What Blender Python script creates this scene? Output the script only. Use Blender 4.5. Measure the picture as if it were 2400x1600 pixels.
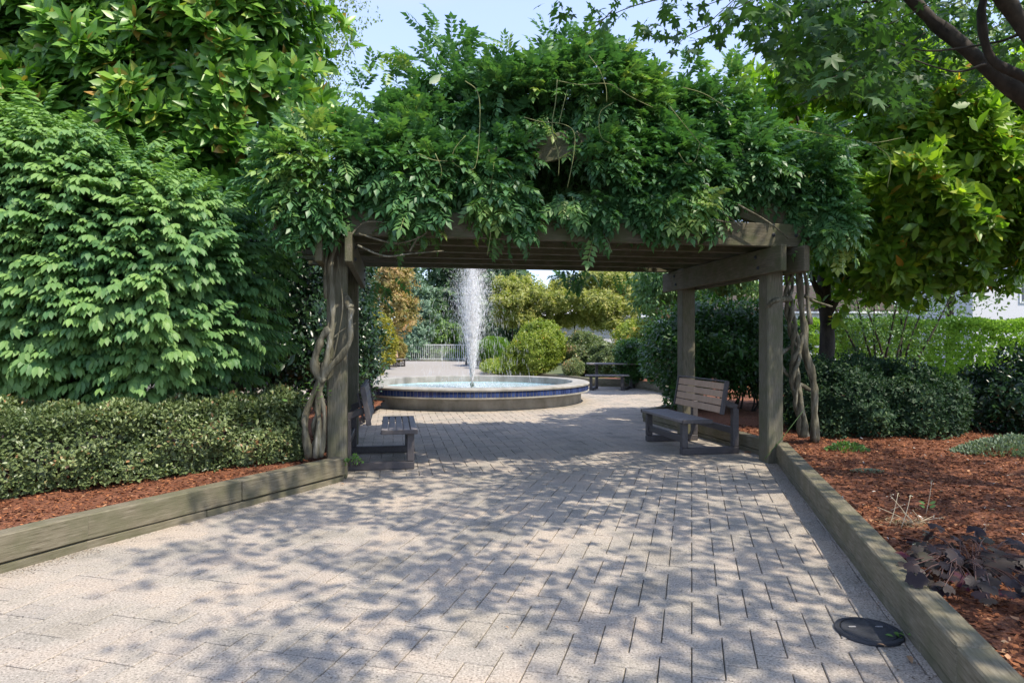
import bpy, bmesh, math, random
import numpy as np
from mathutils import Vector, Matrix

for o in list(bpy.data.objects): bpy.data.objects.remove(o)
scene = bpy.context.scene
C = scene.collection

# ------------------------------------------------------------------ camera, sky, sun, exposure
F, CX, HZ, CAMZ = 1550.0, 1200.0, 801.0, 1.5
cam = bpy.data.cameras.new('camera'); co = bpy.data.objects.new('camera', cam); C.objects.link(co)
co.location = (0, 0, CAMZ); co.rotation_euler = (math.radians(90), 0, 0)
cam.sensor_fit = 'HORIZONTAL'; cam.sensor_width = 36; cam.lens = 36 * F / 2400.0
cam.shift_y = 1.0 / 2400; cam.clip_start = 0.05; cam.clip_end = 2000
scene.camera = co
SUN = Vector((0.62, -0.50, 1.20)).normalized()
world = bpy.data.worlds.new('World'); scene.world = world; world.use_nodes = True
wn = world.node_tree; wn.nodes.clear()
sky = wn.nodes.new('ShaderNodeTexSky'); sky.sky_type = 'NISHITA'; sky.sun_disc = False
sky.sun_elevation = math.asin(SUN.z); sky.sun_rotation = math.atan2(SUN.x, SUN.y)
sky.altitude = 50; sky.air_density = 1.0; sky.dust_density = 1.0; sky.ozone_density = 2.6
tc = wn.nodes.new('ShaderNodeTexCoord'); mp = wn.nodes.new('ShaderNodeMapping'); mp.inputs['Scale'].default_value = (1.2, 1.2, 5)
wn.links.new(tc.outputs['Generated'], mp.inputs['Vector'])
cn = wn.nodes.new('ShaderNodeTexNoise'); cn.inputs['Scale'].default_value = 2.2; cn.inputs['Detail'].default_value = 7; cn.inputs['Roughness'].default_value = .55
wn.links.new(mp.outputs['Vector'], cn.inputs['Vector'])
cr = wn.nodes.new('ShaderNodeValToRGB'); cr.color_ramp.elements[0].position = .42; cr.color_ramp.elements[1].position = .80
cr.color_ramp.elements[0].color = (.50, .50, .50, 1); cr.color_ramp.elements[1].color = (.80, .80, .80, 1)
wn.links.new(cn.outputs['Fac'], cr.inputs['Fac'])
mx = wn.nodes.new('ShaderNodeMixRGB'); mx.inputs['Color2'].default_value = (1.85, 2.05, 3.1, 1)
wn.links.new(cr.outputs['Color'], mx.inputs['Fac']); wn.links.new(sky.outputs['Color'], mx.inputs['Color1'])
bg = wn.nodes.new('ShaderNodeBackground'); bg.inputs['Strength'].default_value = 0.15
wo = wn.nodes.new('ShaderNodeOutputWorld')
wn.links.new(mx.outputs['Color'], bg.inputs['Color']); wn.links.new(bg.outputs['Background'], wo.inputs['Surface'])
sl = bpy.data.lights.new('sun', 'SUN'); sl.energy = 2.3; sl.angle = math.radians(0.55); sl.color = (1, .90, .76)
so = bpy.data.objects.new('sun', sl); C.objects.link(so); so.rotation_euler = SUN.to_track_quat('Z', 'Y').to_euler()
so.location = (0, 0, 30)
scene.view_settings.view_transform = 'Standard'; scene.view_settings.look = 'None'
scene.view_settings.exposure = 1.52; scene.view_settings.gamma = 1; scene.view_settings.use_curve_mapping = False
scene.render.engine = 'CYCLES'
scene.cycles.max_bounces = 8; scene.cycles.diffuse_bounces = 4; scene.cycles.transmission_bounces = 4

rng = np.random.default_rng(7); random.seed(7)

# ------------------------------------------------------------------ coordinates
def G(px, py, z=0.0):
    Y = (CAMZ - z) * F / (py - HZ)
    return Vector(((px - CX) / F * Y, Y, z))
def P(px, py, Y): return Vector(((px - CX) / F * Y, Y, CAMZ + (HZ - py) / F * Y))
TH = math.radians(10.2); AX = Vector((-math.sin(TH), math.cos(TH), 0)); LX = Vector((math.cos(TH), math.sin(TH), 0))
def W(s, d, z): return AX * d + LX * s + Vector((0, 0, z))

# ------------------------------------------------------------------ materials
def mat_new(name):
    m = bpy.data.materials.new(name); m.use_nodes = True; n = m.node_tree; n.nodes.clear()
    out = n.nodes.new('ShaderNodeOutputMaterial'); return m, n, out
def ramp(n, stops):
    r = n.nodes.new('ShaderNodeValToRGB'); e = r.color_ramp.elements
    while len(e) < len(stops): e.new(.5)
    for k, (p, c) in enumerate(stops): e[k].position = p; e[k].color = (*c, 1)
    return r
def leaf_mat(name, stops, rough=.45, trans=.3, spec=.5, tcol=(1.5, 1.7, .7)):
    m, n, out = mat_new(name)
    at = n.nodes.new('ShaderNodeAttribute'); at.attribute_name = 'tint'
    r = ramp(n, stops); n.links.new(at.outputs['Fac'], r.inputs['Fac'])
    p = n.nodes.new('ShaderNodeBsdfPrincipled'); p.inputs['Roughness'].default_value = rough
    p.inputs['Specular IOR Level'].default_value = spec
    n.links.new(r.outputs['Color'], p.inputs['Base Color'])
    t = n.nodes.new('ShaderNodeBsdfTranslucent')
    mm = n.nodes.new('ShaderNodeMixRGB'); mm.blend_type = 'MULTIPLY'; mm.inputs['Fac'].default_value = 1; mm.inputs['Color2'].default_value = (*tcol, 1)
    n.links.new(r.outputs['Color'], mm.inputs['Color1']); n.links.new(mm.outputs['Color'], t.inputs['Color'])
    x = n.nodes.new('ShaderNodeMixShader'); x.inputs['Fac'].default_value = trans
    n.links.new(p.outputs[0], x.inputs[1]); n.links.new(t.outputs[0], x.inputs[2]); n.links.new(x.outputs[0], out.inputs['Surface'])
    return m
def solid(name, col, rough=.6, noise=None, scale=8, stretch=(1, 1, 1), bump=0., bscale=None, metal=0, coord='Object', spec=.4, detail=6, tint=None):
    """col + noise ramp colours, optional bump; tint adds per piece variation"""
    m, n, out = mat_new(name)
    p = n.nodes.new('ShaderNodeBsdfPrincipled'); p.inputs['Roughness'].default_value = rough; p.inputs['Metallic'].default_value = metal
    p.inputs['Specular IOR Level'].default_value = spec
    tcn = n.nodes.new('ShaderNodeTexCoord'); mpn = n.nodes.new('ShaderNodeMapping'); mpn.inputs['Scale'].default_value = stretch
    n.links.new(tcn.outputs[coord], mpn.inputs['Vector'])
    nz = n.nodes.new('ShaderNodeTexNoise'); nz.inputs['Scale'].default_value = scale; nz.inputs['Detail'].default_value = detail; nz.inputs['Roughness'].default_value = .62
    n.links.new(mpn.outputs['Vector'], nz.inputs['Vector'])
    r = ramp(n, noise if noise else [(.3, tuple(c * .8 for c in col)), (.7, tuple(c * 1.15 for c in col))])
    n.links.new(nz.outputs['Fac'], r.inputs['Fac'])
    last = r.outputs['Color']
    if tint:
        at = n.nodes.new('ShaderNodeAttribute'); at.attribute_name = 'tint'
        r2 = ramp(n, tint); n.links.new(at.outputs['Fac'], r2.inputs['Fac'])
        mm = n.nodes.new('ShaderNodeMixRGB'); mm.blend_type = 'MULTIPLY'; mm.inputs['Fac'].default_value = 1
        n.links.new(last, mm.inputs['Color1']); n.links.new(r2.outputs['Color'], mm.inputs['Color2']); last = mm.outputs['Color']
    n.links.new(last, p.inputs['Base Color'])
    if bump:
        b = n.nodes.new('ShaderNodeBump'); b.inputs['Strength'].default_value = bump; b.inputs['Distance'].default_value = .02
        if bscale:
            nb = n.nodes.new('ShaderNodeTexNoise'); nb.inputs['Scale'].default_value = bscale; nb.inputs['Detail'].default_value = 4
            n.links.new(mpn.outputs['Vector'], nb.inputs['Vector']); n.links.new(nb.outputs['Fac'], b.inputs['Height'])
        else: n.links.new(nz.outputs['Fac'], b.inputs['Height'])
        n.links.new(b.outputs['Normal'], p.inputs['Normal'])
    n.links.new(p.outputs[0], out.inputs['Surface'])
    return m

def wood_mat(name, stops, moss=None):
    """weathered timber: grain along local x, cracks, green algae in broad patches"""
    m, n, out = mat_new(name)
    p = n.nodes.new('ShaderNodeBsdfPrincipled'); p.inputs['Roughness'].default_value = .8; p.inputs['Specular IOR Level'].default_value = .25
    t = n.nodes.new('ShaderNodeTexCoord'); oi = n.nodes.new('ShaderNodeObjectInfo')
    ad = n.nodes.new('ShaderNodeVectorMath'); ad.operation = 'ADD'; sc = n.nodes.new('ShaderNodeVectorMath'); sc.operation = 'SCALE'; sc.inputs['Scale'].default_value = 17
    cb = n.nodes.new('ShaderNodeCombineXYZ')
    for k in range(3): n.links.new(oi.outputs['Random'], cb.inputs[k])
    n.links.new(cb.outputs[0], sc.inputs[0]); n.links.new(t.outputs['Object'], ad.inputs[0]); n.links.new(sc.outputs[0], ad.inputs[1])
    mpg = n.nodes.new('ShaderNodeMapping'); mpg.inputs['Scale'].default_value = (3.5, 42, 42); n.links.new(ad.outputs[0], mpg.inputs['Vector'])
    g = n.nodes.new('ShaderNodeTexNoise'); g.inputs['Scale'].default_value = 2; g.inputs['Detail'].default_value = 8; g.inputs['Roughness'].default_value = .65
    n.links.new(mpg.outputs[0], g.inputs['Vector'])
    r = ramp(n, [(stops[0][0] - .03, tuple(c * .3 for c in stops[0][1]))] + stops); n.links.new(g.outputs['Fac'], r.inputs['Fac'])
    b2 = n.nodes.new('ShaderNodeTexNoise'); b2.inputs['Scale'].default_value = 5.5; b2.inputs['Detail'].default_value = 5; n.links.new(ad.outputs[0], b2.inputs['Vector'])
    r2 = ramp(n, [(.40, (0, 0, 0)), (.66, (1, 1, 1))]); n.links.new(b2.outputs['Fac'], r2.inputs['Fac'])
    x = n.nodes.new('ShaderNodeMixRGB'); x.inputs['Color2'].default_value = (*(moss or (.10, .115, .045)), 1)
    ml = n.nodes.new('ShaderNodeMath'); ml.operation = 'MULTIPLY'; ml.inputs[1].default_value = .65
    n.links.new(r2.outputs['Color'], ml.inputs[0]); n.links.new(ml.outputs[0], x.inputs['Fac']); n.links.new(r.outputs['Color'], x.inputs['Color1'])
    n.links.new(x.outputs[0], p.inputs['Base Color'])
    b = n.nodes.new('ShaderNodeBump'); b.inputs['Strength'].default_value = .6; b.inputs['Distance'].default_value = .006
    n.links.new(g.outputs['Fac'], b.inputs['Height']); n.links.new(b.outputs[0], p.inputs['Normal'])
    n.links.new(p.outputs[0], out.inputs['Surface']); return m

M = {}
M['magnolia'] = leaf_mat('magnolia leaf', [(0, (.040, .11, .022)), (.5, (.10, .235, .036)), (.85, (.25, .42, .06)), (1, (.40, .22, .06))], rough=.38, trans=.25, spec=.5)
M['magnolia_lit_tint'] = leaf_mat('magnolia leaf painted as sunlit', [(0, (.045, .11, .018)), (.5, (.13, .25, .026)), (.88, (.32, .46, .045)), (1, (.55, .27, .05))], rough=.42, trans=.42, spec=.45)  # brighter, yellower copy of the magnolia leaf, backlight put into its colour
M['euonymus'] = leaf_mat('euonymus leaf', [(0, (.046, .120, .050)), (.5, (.095, .21, .075)), (1, (.21, .35, .10))], rough=.5, trans=.28, spec=.35)
M['wisteria'] = leaf_mat('wisteria leaf', [(0, (.036, .105, .042)), (.5, (.078, .190, .066)), (.85, (.17, .31, .085)), (1, (.34, .42, .12))], rough=.42, trans=.25, spec=.45)
M['maple'] = leaf_mat('maple leaf', [(0, (.028, .075, .026)), (.6, (.060, .135, .036)), (1, (.15, .24, .05))], rough=.5, trans=.36, spec=.35)
M['box'] = leaf_mat('azalea leaf', [(0, (.055, .090, .036)), (.55, (.150, .200, .078)), (.90, (.27, .33, .14)), (1, (.36, .18, .09))], rough=.38, trans=.2, spec=.5)
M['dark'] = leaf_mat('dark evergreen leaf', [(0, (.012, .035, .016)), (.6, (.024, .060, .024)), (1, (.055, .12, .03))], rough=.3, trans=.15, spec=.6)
M['laurel'] = leaf_mat('laurel leaf', [(0, (.022, .070, .018)), (.6, (.040, .110, .024)), (1, (.09, .20, .03))], rough=.35, trans=.25, spec=.5)
M['juniper'] = leaf_mat('rounded shrub leaf', [(0, (.020, .048, .024)), (.6, (.036, .078, .036)), (1, (.11, .16, .065))], rough=.55, trans=.18, spec=.25)
M['brighthedge'] = leaf_mat('cedar hedge foliage', [(0, (.10, .20, .03)), (.6, (.26, .42, .06)), (1, (.42, .56, .10))], rough=.8, trans=.3, spec=.1)
M['yellowgreen'] = leaf_mat('yellow green leaf', [(0, (.11, .17, .02)), (.6, (.24, .31, .045)), (.9, (.42, .44, .08)), (1, (.50, .30, .08))], rough=.5, trans=.3)
M['jmaple'] = leaf_mat('fine maple leaf', [(0, (.17, .20, .05)), (.5, (.31, .34, .10)), (1, (.48, .42, .15))], rough=.55, trans=.35)
M['orange'] = leaf_mat('orange maple leaf', [(0, (.20, .21, .06)), (.5, (.36, .27, .11)), (1, (.48, .27, .14))], rough=.55, trans=.3)
M['yellow'] = leaf_mat('yellow leaf', [(0, (.16, .17, .02)), (.6, (.32, .30, .04)), (1, (.45, .36, .06))], rough=.55, trans=.3)
M['bluegreen'] = leaf_mat('blue green needle', [(0, (.08, .14, .095)), (.6, (.15, .24, .16)), (1, (.25, .36, .22))], rough=.6, trans=.15)
M['midgreen'] = leaf_mat('mid green leaf', [(0, (.045, .11, .035)), (.6, (.10, .20, .055)), (1, (.20, .32, .08))], rough=.5, trans=.25)
M['fargreen'] = leaf_mat('dark far leaf', [(0, (.035, .075, .040)), (.6, (.075, .14, .062)), (1, (.15, .25, .085))], rough=.5, trans=.2)
M['paleleaf'] = leaf_mat('pale tree leaf', [(0, (.10, .16, .05)), (.6, (.17, .25, .08)), (1, (.28, .35, .14))], rough=.5, trans=.3)
M['clipped'] = leaf_mat('clipped bright leaf', [(0, (.07, .15, .015)), (.6, (.13, .25, .02)), (1, (.2, .33, .04))], rough=.5, trans=.3)
M['sage'] = leaf_mat('grey green leaf', [(0, (.10, .15, .10)), (.6, (.19, .25, .16)), (1, (.30, .36, .24))], rough=.6, trans=.15)
M['heuchera'] = leaf_mat('purple coral bell leaf', [(0, (.018, .012, .018)), (.45, (.034, .026, .026)), (.75, (.062, .055, .036)), (.9, (.085, .012, .04)), (1, (.20, .17, .03))], rough=.5, spec=.25, trans=.15, tcol=(1.8, .5, .9))
M['weed'] = leaf_mat('weed leaf', [(0, (.06, .15, .03)), (1, (.15, .28, .06))], rough=.5, trans=.3)
M['dryleaf'] = leaf_mat('dry leaf', [(0, (.20, .09, .05)), (.6, (.32, .17, .09)), (1, (.42, .33, .2))], rough=.7, trans=.15)
M['bark'] = solid('maple bark', (.07, .055, .045), .9, [(.3, (.016, .014, .012)), (.7, (.075, .062, .05))], 9, (1, 1, .35), .8)
M['vinebark'] = solid('vine bark', (.2, .17, .13), .85, [(.32, (.045, .042, .026)), (.48, (.115, .105, .068)), (.62, (.20, .19, .14)), (.74, (.42, .41, .36))], 16, (1, 1, .22), 1.0, 26)
M['tendril'] = solid('tendril', (.22, .24, .09), .7)
M['post'] = wood_mat('green weathered post wood', [(.32, (.07, .064, .044)), (.5, (.135, .125, .09)), (.75, (.20, .19, .145))], (.095, .10, .052))
M['beam'] = wood_mat('weathered beam wood', [(.3, (.075, .068, .045)), (.55, (.13, .115, .08)), (.75, (.19, .175, .13))], (.07, .085, .035))
M['kerb'] = wood_mat('weathered edging timber', [(.30, (.075, .062, .040)), (.44, (.150, .132, .090)), (.6, (.200, .178, .125)), (.76, (.28, .255, .195))], (.105, .105, .058))
M['benchdark'] = solid('dark bench plastic lumber', (.075, .068, .068), .55, None, 30, (1, .1, 1), .1)
M['benchtan'] = solid('tan bench slat', (.36, .24, .16), .6, [(.3, (.46, .30, .20)), (.7, (.58, .40, .27))], 12, (1, .15, 1), .1)
M['benchgrey'] = solid('grey bench slat', (.20, .18, .18), .6, [(.3, (.17, .155, .155)), (.7, (.24, .22, .215))], 12, (1, .15, 1), .1)
M['concrete'] = solid('fountain concrete', (.36, .34, .28), .85, [(.3, (.19, .185, .155)), (.55, (.31, .30, .27)), (.75, (.40, .39, .36))], 3.2, (1, 1, .6), .3, 60)
M['tile'] = solid('blue glazed tile', (.02, .04, .22), .15, [(.35, (.012, .028, .15)), (.65, (.03, .065, .30))], 2.5, spec=.6, coord='Object')
M['grout'] = solid('tile grout', (.30, .30, .32), .9)
M['poolpaint'] = solid('pale blue pool paint', (.45, .72, .75), .6)
M['nozzle'] = solid('brass nozzle', (.10, .14, .10), .4, metal=.6)
M['galv'] = solid('pale painted railing', (.55, .58, .56), .5)
M['iron'] = solid('cast iron lid', (.032, .035, .042), .55, None, 40, bump=.4)
M['fascia'] = solid('white painted fascia', (.75, .76, .78), .6)
M['stucco'] = solid('pale grey stucco', (.62, .62, .66), .9, None, 30, bump=.1)
M['brownroof'] = solid('brown shingle roof', (.055, .042, .03), .9, None, 25, (1, 4, 1), .4)
M['brownwood'] = solid('brown stained wood', (.15, .07, .045), .8)
M['glass'] = solid('dark window glass', (.03, .035, .05), .08, spec=.8)
M['cardgrey'] = solid('grey metal box', (.3, .3, .3), .6)

# granite-speckled paver
def paver_mat():
    m, n, out = mat_new('speckled concrete paver')
    p = n.nodes.new('ShaderNodeBsdfPrincipled'); p.inputs['Roughness'].default_value = .9; p.inputs['Specular IOR Level'].default_value = .25
    g = n.nodes.new('ShaderNodeNewGeometry')
    a = n.nodes.new('ShaderNodeTexNoise'); a.inputs['Scale'].default_value = 85; a.inputs['Detail'].default_value = 3; a.inputs['Roughness'].default_value = .7
    b = n.nodes.new('ShaderNodeTexNoise'); b.inputs['Scale'].default_value = 1.6; b.inputs['Detail'].default_value = 6; b.inputs['Roughness'].default_value = .6
    n.links.new(g.outputs['Position'], a.inputs['Vector']); n.links.new(g.outputs['Position'], b.inputs['Vector'])
    r = ramp(n, [(.32, (.12, .112, .100)), (.43, (.325, .303, .265)), (.57, (.415, .388, .340)), (.70, (.57, .535, .475))]); n.links.new(a.outputs['Fac'], r.inputs['Fac'])
    r2 = ramp(n, [(.30, (.70, .69, .67)), (.42, (.88, .87, .85)), (.50, (1.0, .97, .95)), (.60, (1.07, 1.0, .95))]); n.links.new(b.outputs['Fac'], r2.inputs['Fac'])
    at = n.nodes.new('ShaderNodeAttribute'); at.attribute_name = 'tint'
    r3 = ramp(n, [(0, (.84, .84, .84)), (.5, (.94, .925, .91)), (1, (.99, .965, .93))]); n.links.new(at.outputs['Fac'], r3.inputs['Fac'])
    v = n.nodes.new('ShaderNodeTexVoronoi'); v.inputs['Scale'].default_value = 38; n.links.new(g.outputs['Position'], v.inputs['Vector'])
    r4 = ramp(n, [(.10, (.55, .54, .52)), (.17, (1, 1, 1))]); n.links.new(v.outputs['Distance'], r4.inputs['Fac'])
    last = r.outputs[0]
    for q in (r2, r3, r4):
        x = n.nodes.new('ShaderNodeMixRGB'); x.blend_type = 'MULTIPLY'; x.inputs['Fac'].default_value = 1 if q is not r4 else .75
        n.links.new(last, x.inputs['Color1']); n.links.new(q.outputs[0], x.inputs['Color2']); last = x.outputs[0]
    n.links.new(last, p.inputs['Base Color'])
    bu = n.nodes.new('ShaderNodeBump'); bu.inputs['Strength'].default_value = .55; bu.inputs['Distance'].default_value = .004
    n.links.new(a.outputs['Fac'], bu.inputs['Height']); n.links.new(bu.outputs[0], p.inputs['Normal'])
    n.links.new(p.outputs[0], out.inputs['Surface']); return m
M['paver'] = paver_mat()
M['joint'] = solid('dark joint sand', (.075, .065, .05), .95, [(.3, (.045, .04, .03)), (.7, (.12, .11, .085))], 20, coord='Object')
M['plaza'] = solid('far paving', (.34, .32, .29), .95, [(.3, (.25, .235, .215)), (.7, (.33, .31, .285))], 6)
M['soil'] = solid('soil and grass', (.09, .10, .05), .95, [(.35, (.05, .07, .025)), (.65, (.11, .13, .05))], 1.5)
M['mulchbase'] = solid('red bark mulch', (.22, .09, .045), .95, [(.30, (.05, .02, .013)), (.5, (.17, .065, .032)), (.7, (.32, .13, .06))], 34, bump=1.0, detail=8)
M['chip'] = leaf_mat('bark chip', [(0, (.035, .014, .010)), (.48, (.15, .054, .026)), (.85, (.36, .145, .06)), (1, (.50, .34, .20))], rough=.85, trans=0.0, spec=.2)
M['lawn'] = leaf_mat('grass blade', [(0, (.12, .20, .03)), (1, (.24, .34, .07))], rough=.6, trans=.3)

def water_mat():
    m, n, out = mat_new('rippled pool water')
    p = n.nodes.new('ShaderNodeBsdfPrincipled'); p.inputs['Base Color'].default_value = (.60, .73, .77, 1); p.inputs['Roughness'].default_value = .08
    p.inputs['Transmission Weight'].default_value = .35; p.inputs['IOR'].default_value = 1.33
    t = n.nodes.new('ShaderNodeTexCoord'); a = n.nodes.new('ShaderNodeTexNoise'); a.inputs['Scale'].default_value = 7; a.inputs['Detail'].default_value = 5
    n.links.new(t.outputs['Object'], a.inputs['Vector']); b = n.nodes.new('ShaderNodeBump'); b.inputs['Strength'].default_value = .7; b.inputs['Distance'].default_value = .03
    n.links.new(a.outputs['Fac'], b.inputs['Height']); n.links.new(b.outputs[0], p.inputs['Normal']); n.links.new(p.outputs[0], out.inputs['Surface']); return m
M['water'] = water_mat()
def spray_mat():
    m, n, out = mat_new('white water spray')
    d = n.nodes.new('ShaderNodeBsdfDiffuse'); d.inputs['Color'].default_value = (.95, .97, 1.0, 1)
    t = n.nodes.new('ShaderNodeBsdfTranslucent'); t.inputs['Color'].default_value = (.95, .97, 1.0, 1)
    g = n.nodes.new('ShaderNodeBsdfTransparent')
    x = n.nodes.new('ShaderNodeMixShader'); x.inputs['Fac'].default_value = .5; n.links.new(d.outputs[0], x.inputs[1]); n.links.new(t.outputs[0], x.inputs[2])
    y = n.nodes.new('ShaderNodeMixShader'); y.inputs['Fac'].default_value = .5; n.links.new(x.outputs[0], y.inputs[1]); n.links.new(g.outputs[0], y.inputs[2])
    n.links.new(y.outputs[0], out.inputs['Surface']); return m
M['spray'] = spray_mat()

# ------------------------------------------------------------------ object helpers
def tag(o, label=None, cat=None, group=None, kind=None):
    if label: o['label'] = label
    if cat: o['category'] = cat
    if group: o['group'] = group
    if kind: o['kind'] = kind
    return o
def empty(name, loc, label, cat, group=None, rz=0):
    o = bpy.data.objects.new(name, None); o.location = loc; o.rotation_euler = (0, 0, rz); o.empty_display_size = .2; C.objects.link(o)
    return tag(o, label, cat, group)
def basis(o): return Matrix.LocRotScale(o.location, o.rotation_euler, o.scale)
def obj(name, me, parent=None, mw=None, mat=None):
    o = bpy.data.objects.new(name, me); C.objects.link(o)
    if mat is not None and len(me.materials) == 0: me.materials.append(mat)
    if mw is not None: o.matrix_basis = mw
    if parent is not None:
        o.parent = parent; inv = basis(parent)
        pp = parent.parent
        if pp is not None: inv = basis(pp) @ parent.matrix_parent_inverse @ inv
        o.matrix_parent_inverse = inv.inverted()
    return o
def copy_tree(o, parent=None):
    c = o.copy(); C.objects.link(c); c.parent = parent
    for ch in list(o.children): copy_tree(ch, c)
    return c
def fastmesh(name, verts, tris, mat, tint=None, smooth=False):
    me = bpy.data.meshes.new(name)
    verts = np.ascontiguousarray(verts, dtype=np.float32); tris = np.ascontiguousarray(tris, dtype=np.int32)
    me.vertices.add(len(verts)); me.vertices.foreach_set('co', verts.ravel())
    k = tris.shape[1]
    me.loops.add(tris.size); me.loops.foreach_set('vertex_index', tris.ravel())
    me.polygons.add(len(tris)); me.polygons.foreach_set('loop_start', np.arange(0, tris.size, k, dtype=np.int32))
    me.polygons.foreach_set('use_smooth', np.full(len(tris), smooth or mat is not M.get('paver'), dtype=bool))
    me.update(calc_edges=True)
    if tint is not None:
        a = me.attributes.new('tint', 'FLOAT', 'POINT'); a.data.foreach_set('value', np.ascontiguousarray(tint, dtype=np.float32))
    me.materials.append(mat)
    return me
def beam_mesh(L, w, h, bev=.008):
    bm = bmesh.new(); bmesh.ops.create_cube(bm, size=1)
    bmesh.ops.scale(bm, vec=(L, w, h), verts=bm.verts)
    if bev: bmesh.ops.bevel(bm, geom=list(bm.edges), offset=bev, segments=1, affect='EDGES')
    me = bpy.data.meshes.new('beam'); bm.to_mesh(me); bm.free(); return me
_bc = {}
def beam(name, parent, p0, p1, w, h, mat, up=(0, 0, 1), bev=.008):
    """board from p0 to p1 (centre line); w across, h along up; local x runs along the grain"""
    p0, p1 = Vector(p0), Vector(p1); x = (p1 - p0); L = x.length; x.normalize()
    up = Vector(up); y = up.cross(x).normalized(); z = x.cross(y)
    key = (round(L, 4), round(w, 4), round(h, 4), mat.name)
    if key not in _bc:
        me = beam_mesh(L, w, h, min(bev, w * .2, h * .2)); me.materials.append(mat); _bc[key] = me
    mw = Matrix(((x.x, y.x, z.x, 0), (x.y, y.y, z.y, 0), (x.z, y.z, z.z, 0), (0, 0, 0, 1))); mw.translation = (p0 + p1) / 2
    return obj(name, _bc[key], parent, mw)
def catmull(pts, n=8):
    pts = [Vector(p) for p in pts]; out = []
    Q = [pts[0] * 2 - pts[1]] + pts + [pts[-1] * 2 - pts[-2]]
    for i in range(1, len(Q) - 2):
        a, b, c, d = Q[i - 1:i + 3]
        for k in range(n):
            t = k / n
            out.append(.5 * ((2 * b) + (c - a) * t + (2 * a - 5 * b + 4 * c - d) * t * t + (3 * b - a - 3 * c + d) * t ** 3))
    out.append(pts[-1]); return out
def tube_arrays(pts, r0, r1, seg=8, n=6, lump=.0, r=None):
    pp = catmull(pts, n) if len(pts) > 2 else [Vector(p) for p in pts]
    V, T = [], []
    N = len(pp); u = Vector((.3, .2, 1))
    for i, p in enumerate(pp):
        t = (pp[min(i + 1, N - 1)] - pp[max(i - 1, 0)]).normalized()
        a = t.cross(u); a = a.normalized() if a.length > 1e-3 else t.orthogonal().normalized(); b = t.cross(a); u = b.cross(t) if False else u
        f = i / (N - 1); rad = r0 + (r1 - r0) * f
        for k in range(seg):
            an = 2 * math.pi * k / seg
            rr = rad * (1 + (.9 * lump * math.sin(i * .83) + .6 * lump * math.sin(i * .31 + 2)) + lump * math.sin(3 * an + i * .9) * .5 + lump * (random.random() - .5))
            V.append(p + a * math.cos(an) * rr + b * math.sin(an) * rr)
    for i in range(N - 1):
        for k in range(seg):
            q = i * seg; k2 = (k + 1) % seg
            T += [(q + k, q + k2, q + seg + k2), (q + k, q + seg + k2, q + seg + k)]
    c0 = len(V); V.append(pp[0]); V.append(pp[-1])
    for k in range(seg):
        k2 = (k + 1) % seg; T += [(c0, k2, k), (c0 + 1, (N - 1) * seg + k, (N - 1) * seg + k2)]
    return np.array([tuple(v) for v in V]), np.array(T)
def tube(name, parent, pts, r0, r1, mat, seg=8, n=6, lump=0.):
    V, T = tube_arrays(pts, r0, r1, seg, n, lump)
    return obj(name, fastmesh(name, V, T, mat, smooth=True), parent)
def tubes_joined(name, parent, lst, mat, seg=6, n=4):
    Vs, Ts, off = [], [], 0
    for pts, r0, r1 in lst:
        V, T = tube_arrays(pts, r0, r1, seg, n); Vs.append(V); Ts.append(T + off); off += len(V)
    o = obj(name, fastmesh(name, np.concatenate(Vs), np.concatenate(Ts), mat, smooth=True), parent); o['kind'] = 'stuff'; return o
def lathe(name, profile, seg, mat, parent=None, loc=(0, 0, 0), smooth=True):
    V, Q = [], []
    for k in range(seg):
        a = 2 * math.pi * k / seg
        for r, z in profile: V.append((r * math.cos(a), r * math.sin(a), z))
    m = len(profile)
    for k in range(seg):
        for j in range(m - 1):
            a0, a1 = k * m + j, ((k + 1) % seg) * m + j
            Q.append((a0, a1, a1 + 1, a0 + 1))
    me = fastmesh(name, np.array(V), np.array(Q), mat, smooth=smooth)
    if smooth: me.set_sharp_from_angle(angle=math.radians(35))
    return obj(name, me, parent, Matrix.Translation(loc))
def sheet(name, poly, z, mat, kind='structure', parent=None):
    bm = bmesh.new(); f = bm.faces.new([bm.verts.new((p[0], p[1], z)) for p in poly])
    if f.normal.z < 0: f.normal_flip()
    bmesh.ops.triangulate(bm, faces=bm.faces[:])
    me = bpy.data.meshes.new(name); bm.to_mesh(me); bm.free(); o = obj(name, me, parent, mat=mat)
    if kind: o['kind'] = kind
    return o

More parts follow.
